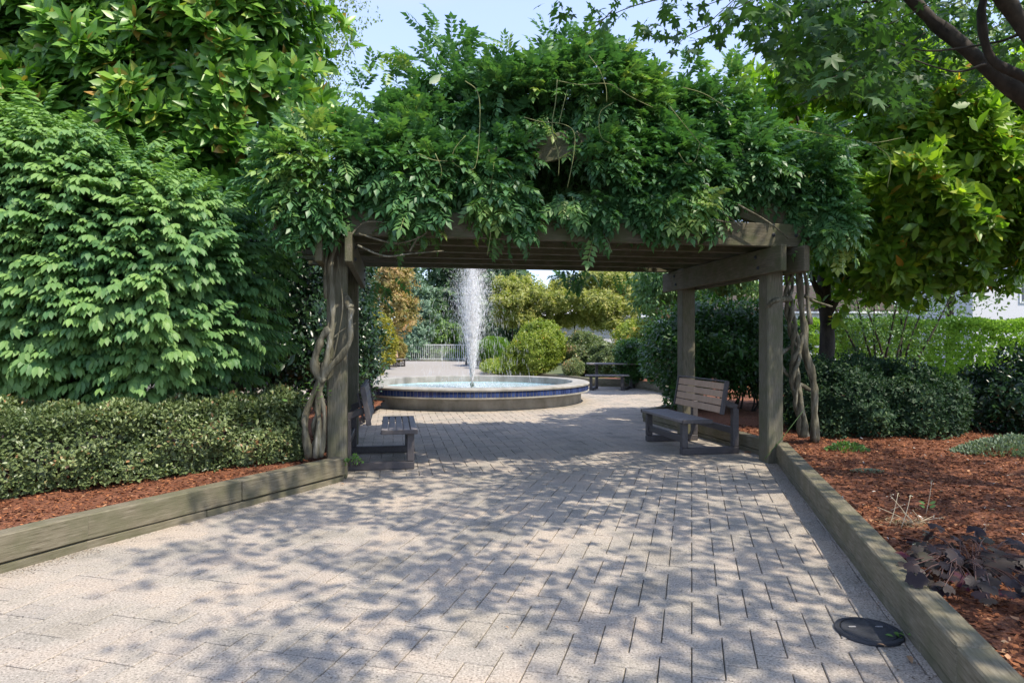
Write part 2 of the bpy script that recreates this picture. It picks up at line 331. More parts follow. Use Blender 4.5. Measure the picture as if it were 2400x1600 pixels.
# ------------------------------------------------------------------ foliage tools (numpy)
def noise3(p, scale, seed=0, octs=2):
    r = np.random.default_rng(1000 + seed); v = np.zeros(len(p)); amp = 1.; tot = 0.
    for o in range(octs):
        for k in range(5):
            d = r.normal(size=3); d /= np.linalg.norm(d)
            v += amp * np.sin(p @ d * (2 * math.pi / scale) * (2 ** o) * r.uniform(.7, 1.3) + r.uniform(0, 6.28)) * .45
        tot += amp; amp *= .5
    return v / tot
def inpoly(x, y, poly):
    c = np.zeros(len(x), bool); n = len(poly); j = n - 1
    for i in range(n):
        xi, yi = poly[i]; xj, yj = poly[j]
        cond = ((yi > y) != (yj > y)) & (x < (xj - xi) * (y - yi) / ((yj - yi) if yj != yi else 1e-9) + xi)
        c ^= cond; j = i
    return c
def edgedist(x, y, poly):
    best = np.full(len(x), 1e9); gx = np.zeros(len(x)); gy = np.zeros(len(x)); n = len(poly)
    for i in range(n):
        ax, ay = poly[i]; bx, by = poly[(i + 1) % n]; dx, dy = bx - ax, by - ay
        t = np.clip(((x - ax) * dx + (y - ay) * dy) / (dx * dx + dy * dy + 1e-12), 0, 1)
        vx, vy = x - (ax + t * dx), y - (ay + t * dy); d = np.hypot(vx, vy); m = d < best
        best[m] = d[m]; gx[m] = vx[m]; gy[m] = vy[m]
    l = np.maximum(best, 1e-6); return best, gx / l, gy / l
def norm(v): return v / np.maximum(np.linalg.norm(v, axis=-1, keepdims=True), 1e-9)
def mass(poly_px, Yc, T, n, R=None, lump=.25, ls=1.0, seed=0, front=.7, inner=.25, zmin=None, plane=0., gap=None, holes=(), mg=.0):
    """points in and on a rounded three-dimensional crown whose side view has the given outline"""
    sa, ca = math.sin(plane), math.cos(plane)
    def cv(px, py):
        k = (px - CX) / F; s = (k * ca * Yc + sa * Yc) / (ca - k * sa); Y = ca * Yc + sa * s
        return s, CAMZ + (HZ - py) / F * Y
    poly = [cv(*p) for p in poly_px]; hs = [[cv(*p) for p in h] for h in holes]
    A = np.array(poly); lo, hi = A.min(0), A.max(0); R = R or T
    X, Z = [], []; cnt = 0
    while cnt < n:
        x = rng.uniform(lo[0], hi[0], n); z = rng.uniform(lo[1], hi[1], n); m = inpoly(x, z, poly)
        for h in hs: m &= ~inpoly(x, z, h)
        if mg: m &= edgedist(x, z, poly)[0] > mg
        X.append(x[m]); Z.append(z[m]); cnt += m.sum()
    x = np.concatenate(X)[:n]; z = np.concatenate(Z)[:n]
    e, gx, gz = edgedist(x, z, poly); e = np.maximum(e - mg, 0); u = np.clip(e / R, 0, 1); c = np.sqrt(1 - (1 - u) ** 2)
    sgn = np.where(rng.random(n) < front, -1., 1.)
    isin = rng.random(n) < inner
    fr = np.where(isin, rng.uniform(-1, 1, n), sgn * (1 - np.abs(rng.normal(0, .07, n))))
    d = Yc + fr * T * c
    nr = np.stack([-gx * (1 - u), sgn * c, -gz * (1 - u)], 1)
    nr = norm(nr); a = np.array([-sa, ca, 0]); l = np.array([ca, sa, 0])
    pos = d[:, None] * a + x[:, None] * l; pos[:, 2] = z
    nw = nr[:, 0:1] * l + nr[:, 1:2] * a; nw[:, 2] = nr[:, 2]
    nz = noise3(pos, ls, seed)
    pos = pos + nw * (nz * lump)[:, None]
    keep = np.ones(n, bool)
    if gap is not None: keep &= nz > gap
    if zmin is not None: keep &= pos[:, 2] > zmin
    return pos[keep], nw[keep], nz[keep]
def blobs(lst, n, lump=.12, ls=.8, seed=0, zmin=None, inner=.15, gap=None):
    """lst of (centre, radii): points on the outside of the union"""
    vol = np.array([np.prod(np.array(r)) ** (2 / 3) for c, r in lst]); cnt = rng.multinomial(n, vol / vol.sum())
    PP, NN = [], []
    for (c, r), k in zip(lst, cnt):
        d = norm(rng.normal(size=(k, 3))); rad = 1 - np.abs(rng.normal(0, .06, k)); ii = rng.random(k) < inner; rad[ii] = rng.uniform(.3, 1, ii.sum())
        p = np.array(c) + d * np.array(r) * rad[:, None]; nn = norm(d / np.array(r))
        keep = np.ones(k, bool)
        for (c2, r2) in lst:
            if c2 is c: continue
            q = (p - np.array(c2)) / np.array(r2); keep &= (q ** 2).sum(1) > .72
        PP.append(p[keep]); NN.append(nn[keep])
    p = np.concatenate(PP); nn = np.concatenate(NN); nz = noise3(p, ls, seed); p = p + nn * (nz * lump)[:, None]
    k = np.ones(len(p), bool)
    if zmin is not None: k &= p[:, 2] > zmin
    if gap is not None: k &= nz > gap
    return p[k], nn[k], nz[k]
def boxhedge(p0, p1, depth, z0, z1, n, lump=.04, ls=.5, seed=0):
    p0, p1 = np.array(p0), np.array(p1); L = np.linalg.norm(p1 - p0); u = (p1 - p0) / L; v = np.array([-u[1], u[0]]); h = z1 - z0
    areas = np.array([L * h, L * depth, depth * h, depth * h, L * h * .3]); k = rng.choice(5, n, p=areas / areas.sum())
    a, b, c = rng.uniform(0, L, n), rng.uniform(0, depth, n), rng.uniform(0, h, n); nn = np.zeros((n, 3))
    m = k == 0; b[m] = 0; nn[m] = (-v[0], -v[1], .15)
    m = k == 1; c[m] = h; nn[m] = (0, 0, 1)
    m = k == 2; a[m] = 0; nn[m] = (-u[0], -u[1], .1)
    m = k == 3; a[m] = L; nn[m] = (u[0], u[1], .1)
    m = k == 4; b[m] = depth; nn[m] = (v[0], v[1], .1)
    # round the long edges
    rr = .12; fa = np.clip((rr - b) / rr, 0, 1) * np.clip((c - (h - rr)) / rr, 0, 1)
    c = c - fa * rr * .45; b = b + fa * rr * .45
    pos = np.zeros((n, 3)); pos[:, :2] = p0 + a[:, None] * u + b[:, None] * v; pos[:, 2] = z0 + c
    nn = norm(nn); nz = noise3(pos, ls, seed); pos += nn * (nz * lump - np.abs(rng.normal(0, .025, n)))[:, None]
    return pos, nn, nz

# templates: (verts, tris, tint offset); y runs along the leaf, z is its upper side
def T_leaf(w=.5, fold=.12, droop=.2, rows=((.3, .85), (.62, .9)), tip=1.):
    V = [(0, 0, 0)]; 
    for t, k in rows:
        zz = -droop * t * t
        V += [(-w / 2 * k, t, zz + fold * w * k), (0, t, zz), (w / 2 * k, t, zz + fold * w * k)]
    V.append((0, tip, -droop)); e = len(V) - 1
    T = [(0, 2, 1), (0, 3, 2)]
    for r in range(len(rows) - 1):
        b = 1 + 3 * r; c = b + 3
        T += [(b, b + 1, c + 1), (b, c + 1, c), (b + 1, b + 2, c + 2), (b + 1, c + 2, c + 1)]
    b = e - 3; T += [(b, b + 1, e), (b + 1, b + 2, e)]
    return np.array(V), np.array(T), np.zeros(len(V))
def T_diamond(w=.55, fold=.15):
    return np.array([(0, 0, 0), (w / 2, .5, fold * w), (0, 1, -.08), (-w / 2, .5, fold * w)]), np.array([(0, 1, 2), (0, 2, 3)]), np.zeros(4)
def T_maple():
    pol = [(-150, .22), (-112, .62), (-82, .36), (-62, .66), (-52, .88), (-38, .60), (-24, .44), (-13, .72), (0, 1.0), (13, .72), (24, .44), (38, .60), (52, .88), (62, .66), (82, .36), (112, .62), (150, .22)]
    V = [(0, .12, 0)] + [(math.sin(math.radians(a)) * r * .85, .12 + math.cos(math.radians(a)) * r * .85, -.16 * r * r) for a, r in pol]
    T = [(0, i + 1, i) for i in range(1, len(pol))]
    return np.array(V), np.array(T), np.zeros(len(V))
def T_round():
    V = [(0, 0, 0)]; N = 21
    for i in range(N):
        a = math.radians(-160 + 320 * i / (N - 1)); r = .52 * (1 + .05 * (1 if i % 2 else -1)) * (1 + .07 * math.cos(5 * a))
        V.append((math.sin(a) * r * 1.05, .1 + .42 * (1 + 0) * 0 + math.cos(a) * r + .05, .035 * (1 if i % 2 == 0 else -1) - .10 * (r / .5) ** 2))
    return np.array(V), np.array([(0, i + 1, i) for i in range(1, N)]), np.array([.0] + [.02 * (i % 3) for i in range(N)])
def frames(d, up):
    y = norm(d); x = norm(np.cross(y, up)); z = np.cross(x, y); return np.stack([x, y, z], 2)   # columns
def T_join(items):
    """items (template, pos, dir, up, scale, tint)"""
    V, T, C_, off = [], [], [], 0
    for t, p, d, u, s, ti in items:
        Rm = frames(np.array([d], float), np.array([u], float))[0]
        V.append(t[0] @ Rm.T * s + np.array(p)); T.append(t[1] + off); C_.append(t[2] + ti); off += len(t[0])
    return np.concatenate(V), np.concatenate(T), np.concatenate(C_)
def stemquad(a, b, w):
    a, b = np.array(a, float), np.array(b, float)
    return np.array([a + (w, 0, 0), a - (w, 0, 0), b - (w, 0, 0), b + (w, 0, 0)]), np.array([(0, 1, 2), (0, 2, 3)]), np.array([.3] * 4)
def T_pinnate(seed):
    r = np.random.default_rng(seed); lf = T_leaf(.50, .1, .15, rows=((.42, 1.),)); it = []
    n = 5
    for i in range(n):
        t = .22 + .66 * i / (n - 1); y = t; z = -.25 * t * t; s = .34 * (1 - .25 * abs(t - .5)) * r.uniform(.9, 1.1)
        for sd in (-1, 1):
            it.append((lf, (0, y, z), (sd * 1., .55 + r.uniform(-.1, .2), -.35 + r.uniform(-.25, .15)), (sd * .2, -.1, 1), s, r.uniform(-.07, .07)))
    it.append((lf, (0, .9, -.22), (0, 1, -.6), (0, .4, 1), .36, 0))
    V, T, K = T_join(it); q = stemquad((0, 0, 0), (0, .95, -.24), .006)
    return np.concatenate([V, q[0]]), np.concatenate([T, q[1] + len(V)]), np.concatenate([K, q[2]])
def T_spray(seed):
    """a level twig carrying opposite pairs of hanging pointed leaves"""
    r = np.random.default_rng(seed); lf = T_leaf(.46, .10, .22, rows=((.26, .8), (.58, .95))); it = []
    n = 6
    for i in range(n):
        y = .08 + .80 * i / (n - 1); z = -.10 * y * y
        for sd in (-1, 1):
            it.append((lf, (sd * .012, y, z), (sd * (.85 - .3 * y) + r.uniform(-.15, .15), .55 + .4 * y, -.42 - .35 * y + r.uniform(-.15, .15)), (sd * .15, .15, 1), .30 * r.uniform(.85, 1.15), r.uniform(-.12, .14)))
    it.append((lf, (0, .95, -.09), (0, 1, -.75), (0, .6, 1), .30, .1)); it.append((lf, (0, .9, -.09), (.25, 1, -.55), (0, .6, 1), .26, .05))
    V, T, K = T_join(it); q = stemquad((0, 0, 0), (0, 1, -.1), .007)
    return np.concatenate([V, q[0]]), np.concatenate([T, q[1] + len(V)]), np.concatenate([K, q[2]])
TL = [T_leaf(.42, .14, .18), T_leaf(.38, .2, .3), T_leaf(.46, .06, .05)]
TS = [T_diamond(.55), T_diamond(.45, .3), T_diamond(.65, .05)]
TM = [T_maple()]
TP = [T_pinnate(k) for k in range(4)]
TE = [T_spray(k) for k in range(4)]
def inst_arrays(tpl, pos, d, up, s, ti, which):
    Vs, Ts, Ks, off = [], [], [], 0; Rm = frames(d, up)
    for k, (tv, tt, tk) in enumerate(tpl):
        m = which == k
        if not m.any(): continue
        V = np.einsum('nij,kj->nki', Rm[m], tv) * s[m][:, None, None] + pos[m][:, None, :]; N = m.sum()
        T = tt[None] + (np.arange(N) * len(tv))[:, None, None] + off
        Vs.append(V.reshape(-1, 3)); Ts.append(T.reshape(-1, 3)); Ks.append((ti[m][:, None] + tk[None]).ravel()); off += N * len(tv)
    return np.concatenate(Vs), np.concatenate(Ts), np.concatenate(Ks)
_pm = {}
TRIS = 0
def foliage(name, parent, tpl, pos, d, up, s, ti, mat, nparts=0, partname='leaf', kind='stuff', nrm=None):
    global TRIS
    n = len(pos); s = np.broadcast_to(s, n).astype(float); ti = np.clip(np.broadcast_to(ti, n), .01, .99).astype(float)
    which = rng.integers(0, len(tpl), n)
    rest = np.ones(n, bool)
    if nparts:
        Y = pos[:, 1]; px = CX + pos[:, 0] / Y * F; py = HZ - (pos[:, 2] - CAMZ) / Y * F
        ok = (px > 5) & (px < 2395) & (py > 5) & (py < 1595) & (Y > .5)
        if nrm is not None: ok &= (nrm * -norm(pos - np.array([0, 0, CAMZ]))).sum(1) > .1
        sc = np.where(ok, s / Y * (1 + .15 * rng.random(n)), -1); idx = np.argsort(-sc)[:nparts]; idx = idx[sc[idx] > 0]
        rest[idx] = False; Rm = frames(d[idx], up[idx])
        for q, i in enumerate(idx):
            lv = min(4, int(ti[i] * 5)); key = (id(tpl), which[i], lv, mat.name, partname)
            if key not in _pm:
                tv, tt, tk = tpl[which[i]]; _pm[key] = fastmesh(partname, tv, tt, mat, np.clip(tk + (lv + .5) / 5, .01, .99))
            Mx = Matrix([[float(Rm[q][r][c]) * s[i] for c in range(3)] + [float(pos[i][r])] for r in range(3)] + [[0, 0, 0, 1]])
            obj(partname, _pm[key], parent, Mx)
    if rest.any():
        V, T, K = inst_arrays(tpl, pos[rest], d[rest], up[rest], s[rest], ti[rest], which[rest]); TRIS += len(T)
        o = obj(name, fastmesh(name, V, T, mat, np.clip(K, .01, .99)), parent)
        if kind: o['kind'] = kind
        return o
def core(parent, pos, nr, mat, depth, size, n):
    i = rng.integers(0, len(pos), n); p = pos[i] - nr[i] * rng.uniform(depth * .6, depth * 1.5, n)[:, None]; q = nr[i] + rng.normal(size=(n, 3)) * .35
    d = norm(np.cross(q, rng.normal(size=(n, 3)))); return foliage('inner_foliage', parent, TL, p - d * size * .5, d, norm(q), rng.uniform(.7, 1.2, n) * size, .4 + rng.normal(0, .18, n), mat)
UP = np.array([0, 0, 1.])
def rnd(n, a=1.): return rng.normal(size=(n, 3)) * a
def leaves_simple(pos, nr, out=1., up=.3, jit=.7, droop=0.):
    n = len(pos); d = norm(nr * out + UP * (up - droop) + rnd(n, jit)); u = norm(nr * .7 + UP * .8 + rnd(n, .35)); return d, u
def rosettes(pos, nr, k, upw=.5, spread=(45, 85), jit=.25):
    n = len(pos); ax = norm(nr + UP * upw + rnd(n, jit)); x = norm(np.cross(ax, norm(rnd(n)))); y = np.cross(ax, x)
    P_, D_, U_ = [], [], []
    for j in range(k):
        a = 2 * math.pi * j / k * 1.0 + rng.uniform(0, .9, n) + (j % 2) * .4; ph = np.radians(rng.uniform(*spread, n)) * (1 - .35 * (j % 2))
        rad = x * np.cos(a)[:, None] + y * np.sin(a)[:, None]
        dd = ax * np.cos(ph)[:, None] + rad * np.sin(ph)[:, None]
        uu = ax * np.sin(ph)[:, None] - rad * np.cos(ph)[:, None]
        P_.append(pos + ax * (-.05 + .03 * j / k) + dd * .015); D_.append(dd); U_.append(norm(uu + rnd(n, .12)))
    return np.concatenate(P_), np.concatenate(D_), np.concatenate(U_)

# ================================================================== ground and paving
gr = sheet('ground', [(-400, -60), (400, -60), (400, 900), (-400, 900)], -.05, M['soil'])
KL = [Vector(p) for p in ((-4.6, .6), (-3.85, 2.6), (-3.31, 4.25), (-3.07, 4.78), (-1.80, 7.14))]
KR0 = Vector((1.17, .2)); KR1 = Vector((3.30, 8.30))
kr_dir = (KR1 - KR0).normalized()
KRB = [Vector(p) for p in ((3.32, 8.42), (3.17, 9.3), (2.86, 10.9), (2.46, 12.5))]
KFAR = [Vector(p) for p in ((2.46, 12.5), (3.3, 13.7), (4.25, 16.4), (4.36, 19.5), (3.9, 21.9), (2.6, 22.4), (2.2, 24.), (.5, 27.2), (-.62, 30.6), (-2.5, 43.9), (-3.0, 51.6))]
pav = sheet('pavement', [(-14, -6), (6.5, -6), (6.5, 52), (-14, 52)], -.012, M['joint'])
sheet('far_plaza', [(-14, 23), (6.5, 23), (6.5, 51.9), (-14, 51.9)], -.002, M['plaza'])
sheet('plaza_edge_strip', [(-14, 51.9), (6.5, 51.9), (6.5, 53.0), (-14, 53.0)], .06, solid('pale kerb concrete', (.5, .48, .44), .9))

def clip(poly, nx, ny, c):
    out = []
    for i in range(len(poly)):
        a, b = poly[i], poly[(i + 1) % len(poly)]; da, db = nx * a[0] + ny * a[1] - c, nx * b[0] + ny * b[1] - c
        if da >= 0: out.append(a)
        if (da >= 0) != (db >= 0): t = da / (da - db); out.append((a[0] + (b[0] - a[0]) * t, a[1] + (b[1] - a[1]) * t))
    return out
def inset(poly, g):
    n = len(poly); out = poly
    ar = sum(poly[i][0] * poly[(i + 1) % n][1] - poly[(i + 1) % n][0] * poly[i][1] for i in range(n)) / 2
    if abs(ar) < .0025: return []
    sg = 1 if ar > 0 else -1
    for i in range(n):
        a, b = poly[i], poly[(i + 1) % n]; dx, dy = b[0] - a[0], b[1] - a[1]; l = math.hypot(dx, dy)
        if l < 1e-6: continue
        nx, ny = -dy / l * sg, dx / l * sg; out = clip(out, nx, ny, nx * a[0] + ny * a[1] + g)
        if len(out) < 3: return []
    return out
BW = .147
def herring(ang, x0, x1, y0, y1):
    u = (math.sin(ang), math.cos(ang)); v = (math.cos(ang), -math.sin(ang)); res = []
    R_ = int(40 / BW)
    cs = [(x, y) for x in (x0, x1) for y in (y0, y1)]
    ii = [ (x * v[0] + y * v[1]) / BW for x, y in cs]; jj = [(x * u[0] + y * u[1]) / BW for x, y in cs]
    for i in range(int(min(ii)) - 2, int(max(ii)) + 2):
        for j in range(int(min(jj)) - 2, int(max(jj)) + 2):
            k = (i - j) % 4
            if k == 0: a, b, c, d = i, j, i + 2, j + 1
            elif k == 3: a, b, c, d = i, j, i + 1, j + 2
            else: continue
            P4 = [(p * BW * v[0] + q * BW * u[0], p * BW * v[1] + q * BW * u[1]) for p, q in ((a, b), (c, b), (c, d), (a, d))]
            cx = sum(p[0] for p in P4) / 4; cy = sum(p[1] for p in P4) / 4
            if x0 < cx < x1 and y0 < cy < y1: res.append((P4, cx, cy, k == 0))
    return res
cb_ = 7.49; full, joined = [], []
def in_plaza(cx, cy):
    if cy < 7.2:
        for a, b in zip(KL[:-1], KL[1:]):
            if a.y <= cy < b.y and cx < a.x + (b.x - a.x) * (cy - a.y) / (b.y - a.y) - .24: return False
    if cy < 8.3: 
        if cx > KR0.x + (cy - KR0.y) * kr_dir.x / kr_dir.y + .24: return False
    elif cy < 12.5:
        for a, b in zip(KRB[:-1], KRB[1:]):
            if a.y <= cy < b.y and cx > a.x + (b.x - a.x) * (cy - a.y) / (b.y - a.y) + .22: return False
    if (cx + 1.03) ** 2 + (cy - 17.1) ** 2 < 2.6 ** 2: return False
    return True
for P4, cx, cy, hz in herring(math.radians(15.2), -5.2, 3.8, 1.2, 8.6):
    if not in_plaza(cx, cy): continue
    q = clip(P4, -AX.x, -AX.y, -cb_)
    if len(q) == 4 and len(P4) == 4 and all(abs(q[i][0] - P4[i][0]) + abs(q[i][1] - P4[i][1]) < 1e-9 for i in range(4)): full.append((P4, cx, cy, hz))
    elif len(q) >= 3: joined.append(q)
for P4, cx, cy, hz in herring(-TH + math.radians(0), -9, 5.2, 6.2, 23.4):
    if not in_plaza(cx, cy): continue
    if cx < -4.6 and cy < 14: continue
    q = clip(P4, AX.x, AX.y, cb_)
    if len(q) >= 3: joined.append(q)
def proj(cx, cy): return CX + cx / cy * F, HZ + CAMZ / cy * F
full.sort(key=lambda t: t[2])
inview = [t for t in full if 0 < proj(t[1], t[2])[0] < 2400 and proj(t[1], t[2])[1] < 1620]
ind = set(id(t) for t in inview[:300])
joined += [t[0] for t in full if id(t) not in ind]
def paver_arrays(poly, tilt, dz):
    o = inset(poly, .0027)
    if len(o) < 3: return None
    t = inset(o, .0034)
    if len(t) != len(o): return None
    cx = sum(p[0] for p in o) / len(o); cy = sum(p[1] for p in o) / len(o); n = len(o)
    z = lambda p, b: b + dz + (p[0] - cx) * tilt[0] + (p[1] - cy) * tilt[1]
    V = [(p[0], p[1], z(p, 0)) for p in t] + [(p[0], p[1], z(p, -.004)) for p in o] + [(p[0], p[1], -.03) for p in o]
    ar = sum(o[i][0] * o[(i + 1) % n][1] - o[(i + 1) % n][0] * o[i][1] for i in range(n))
    T = [(0, i, i + 1) for i in range(1, n - 1)]
    for r in (0, n):
        for i in range(n): j = (i + 1) % n; T += [(r + i, r + n + i, r + n + j), (r + i, r + n + j, r + j)]
    T = np.array(T)
    if ar < 0: T = T[:, ::-1]
    return np.array(V), T
Vs, Ts, Ks, off = [], [], [], 0
for q in joined:
    r = paver_arrays(q, (random.gauss(0, .004), random.gauss(0, .004)), random.uniform(-.003, .0015))
    if r is None: continue
    Vs.append(r[0]); Ts.append(r[1] + off); Ks.append(np.full(len(r[0]), random.random())); off += len(r[0])
o = obj('paver_field', fastmesh('paver_field', np.concatenate(Vs), np.concatenate(Ts), M['paver'], np.concatenate(Ks)), pav); o['kind'] = 'stuff'
pm = []
for k in range(8):
    V, T = paver_arrays([(-BW, -BW / 2), (BW, -BW / 2), (BW, BW / 2), (-BW, BW / 2)], (0, 0), 0)
    pm.append(fastmesh('paver', V, T, M['paver'], np.full(len(V), (k + .5) / 8)))
for t in inview[:300]:
    P4, cx, cy, hz = t; a = math.radians(15.2); rot = -a if hz else -a + math.pi / 2
    mw = Matrix.Translation((cx, cy, random.uniform(-.003, .0015))) @ Matrix.Rotation(rot, 4, 'Z') @ Matrix.Rotation(random.gauss(0, .006), 4, 'X') @ Matrix.Rotation(random.gauss(0, .005), 4, 'Y')
    obj('paver', random.choice(pm), pav, mw)

# ================================================================== timber edgings and mulch beds
def kerb(label, pts, joints, width=.145, ztop=.25, side=1, group='timber edgings'):
    """two courses of timbers along pts; side = +1 bed lies to the left of travel"""
    e = empty('timber_edging', (pts[0].x, pts[0].y, 0), label, 'edging')
    for ci, (z0, z1, back) in enumerate(((.066, ztop, 0), (-.06, .060, .012))):
        for i in range(len(pts) - 1):
            a, b = pts[i], pts[i + 1]; u = (b - a).normalized(); nrm = Vector((-u.y, u.x)) * side; L = (b - a).length
            js = [0] + [j for (s, j) in joints if s == i and ci == 0] + ([L * .37] if ci == 1 and L > 1.2 else []) + [L]
            for q in range(len(js) - 1):
                w = width; jit = random.uniform(-.004, .004)
                p0 = a + u * (js[q] + .002) + nrm * (w / 2 + back + jit); p1 = a + u * (js[q + 1] - .002) + nrm * (w / 2 + back + jit)
                if q == len(js) - 2 and i < len(pts) - 2: p1 = p1 + u * .02
                zc = (z0 + z1) / 2 + random.uniform(-.003, .003)
                beam('timber', e, (p0.x, p0.y, zc), (p1.x, p1.y, zc), w, z1 - z0, M['kerb'], bev=.009)
    return e
kerb('low green-brown timber edging along the left flower bed, ending at the left front post', KL, [(3, 1.35)], side=1)
L_ = (KR1 - KR0).length
kerb('low timber edging running from bottom right corner up to the right front post', [KR0, KR1], [(0, 2.62), (0, 4.33), (0, 6.0)], side=-1)
kerb('mossy timber edging behind the tan-backed bench under the pergola', KRB, [], side=-1, ztop=.22)
kerb('far timber edging curving behind the fountain past the clipped shrubs', KFAR[1:], [], side=-1, ztop=.26)
e = empty('timber_edging', (2.46, 12.5, 0), 'short return of timber edging beyond the right bench, half hidden by laurel', 'edging')
beam('timber', e, (2.6, 12.66, .09), (3.35, 13.68, .09), .14, .25, M['kerb'])

def bed(name, poly, z, res, noise_amp, mat, box):
    x0, x1, y0, y1 = box; nx, ny = int((x1 - x0) / res), int((y1 - y0) / res)
    gx, gy = np.meshgrid(np.linspace(x0, x1, nx + 1), np.linspace(y0, y1, ny + 1), indexing='ij'); gx = gx.ravel(); gy = gy.ravel()
    p = np.stack([gx, gy, np.zeros_like(gx)], 1); zz = z + noise3(p, .9, 3, 3) * noise_amp + rng.normal(0, .006, len(gx)); p[:, 2] = zz
    i, j = np.meshgrid(np.arange(nx), np.arange(ny), indexing='ij'); a = (i * (ny + 1) + j).ravel(); cx = gx[a] + res / 2; cy = gy[a] + res / 2
    m = inpoly(cx, cy, poly); a = a[m]
    Q = np.stack([a, a + ny + 1, a + ny + 2, a + 1], 1)
    o = obj(name, fastmesh(name, p, Q, mat, smooth=True)); o['kind'] = 'structure'; return o
w_ = .09
LB = [(-3.80, .6 - .0)] + [(p.x - w_, p.y + w_ * .4) for p in KL]
LBP = [(-4.8, .6)] + [(p.x - w_ * .9, p.y + w_ * .5) for p in KL[1:]] + [tuple(W(-.62, 7.6, 0).xy), tuple(W(-.70, 10.3, 0).xy), (-2.9, 15.0), (-13, 15.5), (-13, .6)]
bed('mulch_bed', LBP, .175, .07, .018, M['mulchbase'], (-13, -1.6, .6, 15.6))
RBP = [(KR0.x + .08, KR0.y), (KR1.x + .08, KR1.y)] + [(p.x + .08, p.y) for p in KRB] + [(3.45, 13.7), (4.4, 16.4), (4.48, 19.5), (4.0, 22.05), (2.72, 22.5), (2.35, 24.1), (.62, 27.3), (-.5, 30.7), (-2.38, 44), (-2.6, 51.5), (60, 51.5), (60, .2)]
bed('mulch_bed', RBP, .175, .08, .02, M['mulchbase'], (1.0, 9, .2, 14))
bed('garden_soil', [(8.5, .2), (60, .2), (60, 51.5), (-1.9, 51.5), (-1.8, 44), (0, 31), (1.2, 27.6), (3.0, 24.4), (4.6, 22.4), (5.0, 13.5), (8.5, 13.5)], .12, .5, .02, M['soil'], (-3, 60, 0, 52))
sheet('mulch_bed', [(2.6, 14), (9, 14), (9, 25), (2.6, 25)] and [(4.6, 14.0), (12, 14.0), (12, 24), (3.0, 24), (4.2, 22.2), (4.6, 19.5)], .205, M['mulchbase'])

def chips(box, poly, dens, name='bark_chips', ymax=None):
    x0, x1, y0, y1 = box; n = int(dens * (x1 - x0) * (y1 - y0)); x = rng.uniform(x0, x1, n); y = y0 + (y1 - y0) * rng.uniform(0, 1, n) ** 1.5
    m = inpoly(x, y, poly); x, y = x[m], y[m]; n = len(x)
    p = np.stack([x, y, np.zeros(n)], 1); p[:, 2] = .175 + noise3(p, .9, 3, 3) * .019 + rng.uniform(.0, .014, n)
    a = rng.uniform(0, 6.28, n); d = np.stack([np.cos(a), np.sin(a), rng.normal(0, .22, n)], 1); up = norm(UP + rnd(n, .5))
    t = [(np.array([(-.12, 0, 0), (.12, 0, .02), (.1, 1, 0), (-.1, .95, .03)]), np.array([(0, 1, 2), (0, 2, 3)]), np.zeros(4)),
         (np.array([(-.3, 0, 0), (.3, .1, .02), (.2, 1, 0), (-.2, .8, .03)]), np.array([(0, 1, 2), (0, 2, 3)]), np.zeros(4))]
    o = foliage(name, None, t, p, d, up, rng.uniform(.010, .042, n) , rng.beta(2, 2.2, n), M['chip'])
    tag(o, kind='stuff'); return o
c = chips((1.2, 8.0, 1.2, 10.5), RBP, 2400); tag(c, 'loose red bark mulch covering the bed on the right', 'mulch')
c = chips((-6.5, -1.9, 3.2, 9.5), LBP, 1600); tag(c, 'loose red bark mulch along the left hedge foot', 'mulch')

# ================================================================== pergola
pg = empty('pergola', W(2.03, 8.8, 0), 'weathered timber pergola with gabled roof, spanning the path under a thick vine', 'pergola')
for s in (-.61, 4.67):
    for d in (7.60, 10.04):
        p = W(s, d, 0); beam('post', pg, (p.x, p.y, -.05), (p.x, p.y, 2.68), .215, .215, M['post'], up=AX, bev=.014)
for s in (-.76, -.46, 4.52, 4.82):
    beam('side_beam', pg, W(s, 7.08, 2.49), W(s, 10.55, 2.49), .075, .31, M['beam'])
for d in (7.34, 7.92, 8.52, 9.12, 9.72, 10.32):
    beam('cross_beam', pg, W(-1.25, d, 2.79), W(5.22, d, 2.79), .085, .28, M['beam'])
for d in (7.46, 8.85, 10.2):
    if d > 8: beam('king_post', pg, W(2.03, d + .09, 2.94), W(2.03, d + .09, 3.70), .09, .14, M['beam'], up=LX)
    for sd in (-1, 1):
        a = W(2.03 + sd * 3.1, d + (.003 if sd > 0 else 0), 2.88); b = W(2.03 + sd * .02, d + (.003 if sd > 0 else 0), 3.80)
        beam('rafter', pg, a, b, .085, .30, M['beam'], up=(0, 0, 1))
for sd, q in ((-1, .35), (-1, .7), (1, .35), (1, .7), (0, 0)):
    s = 2.03 + sd * 3.0 * (1 - q if sd else 0); z = 4.0 if sd == 0 else 2.95 + .88 * q + .17
    beam('purlin', pg, W(s, 7.62, z), W(s, 10.5, z), .07, .10, M['beam'])

bolt = lathe('bolt', [(.024, -.01), (.024, .006), (.016, .012), (.014, .022), (.001, .024)], 10, M['iron'], pg, (0, 0, -5))
bme = bolt.data; bpy.data.objects.remove(bolt)
for s in (-.4215, 4.4815):
    for d in (7.60, 10.04):
        for dz in (-.07, .07):
            q = W(s, d + .03 * (1 if dz > 0 else -1), 2.49 + dz); nx = LX if s < 0 else -LX
            mw = nx.to_track_quat('Z', 'Y').to_matrix().to_4x4(); mw.translation = q; obj('bolt', bme, pg, mw)
for s in (-.76, -.46, 4.52, 4.82):
    q = W(s, 7.342 - .045, 2.79); mw = (-AX).to_track_quat('Z', 'Y').to_matrix().to_4x4(); mw.translation = q; obj('bolt', bme, pg, mw)

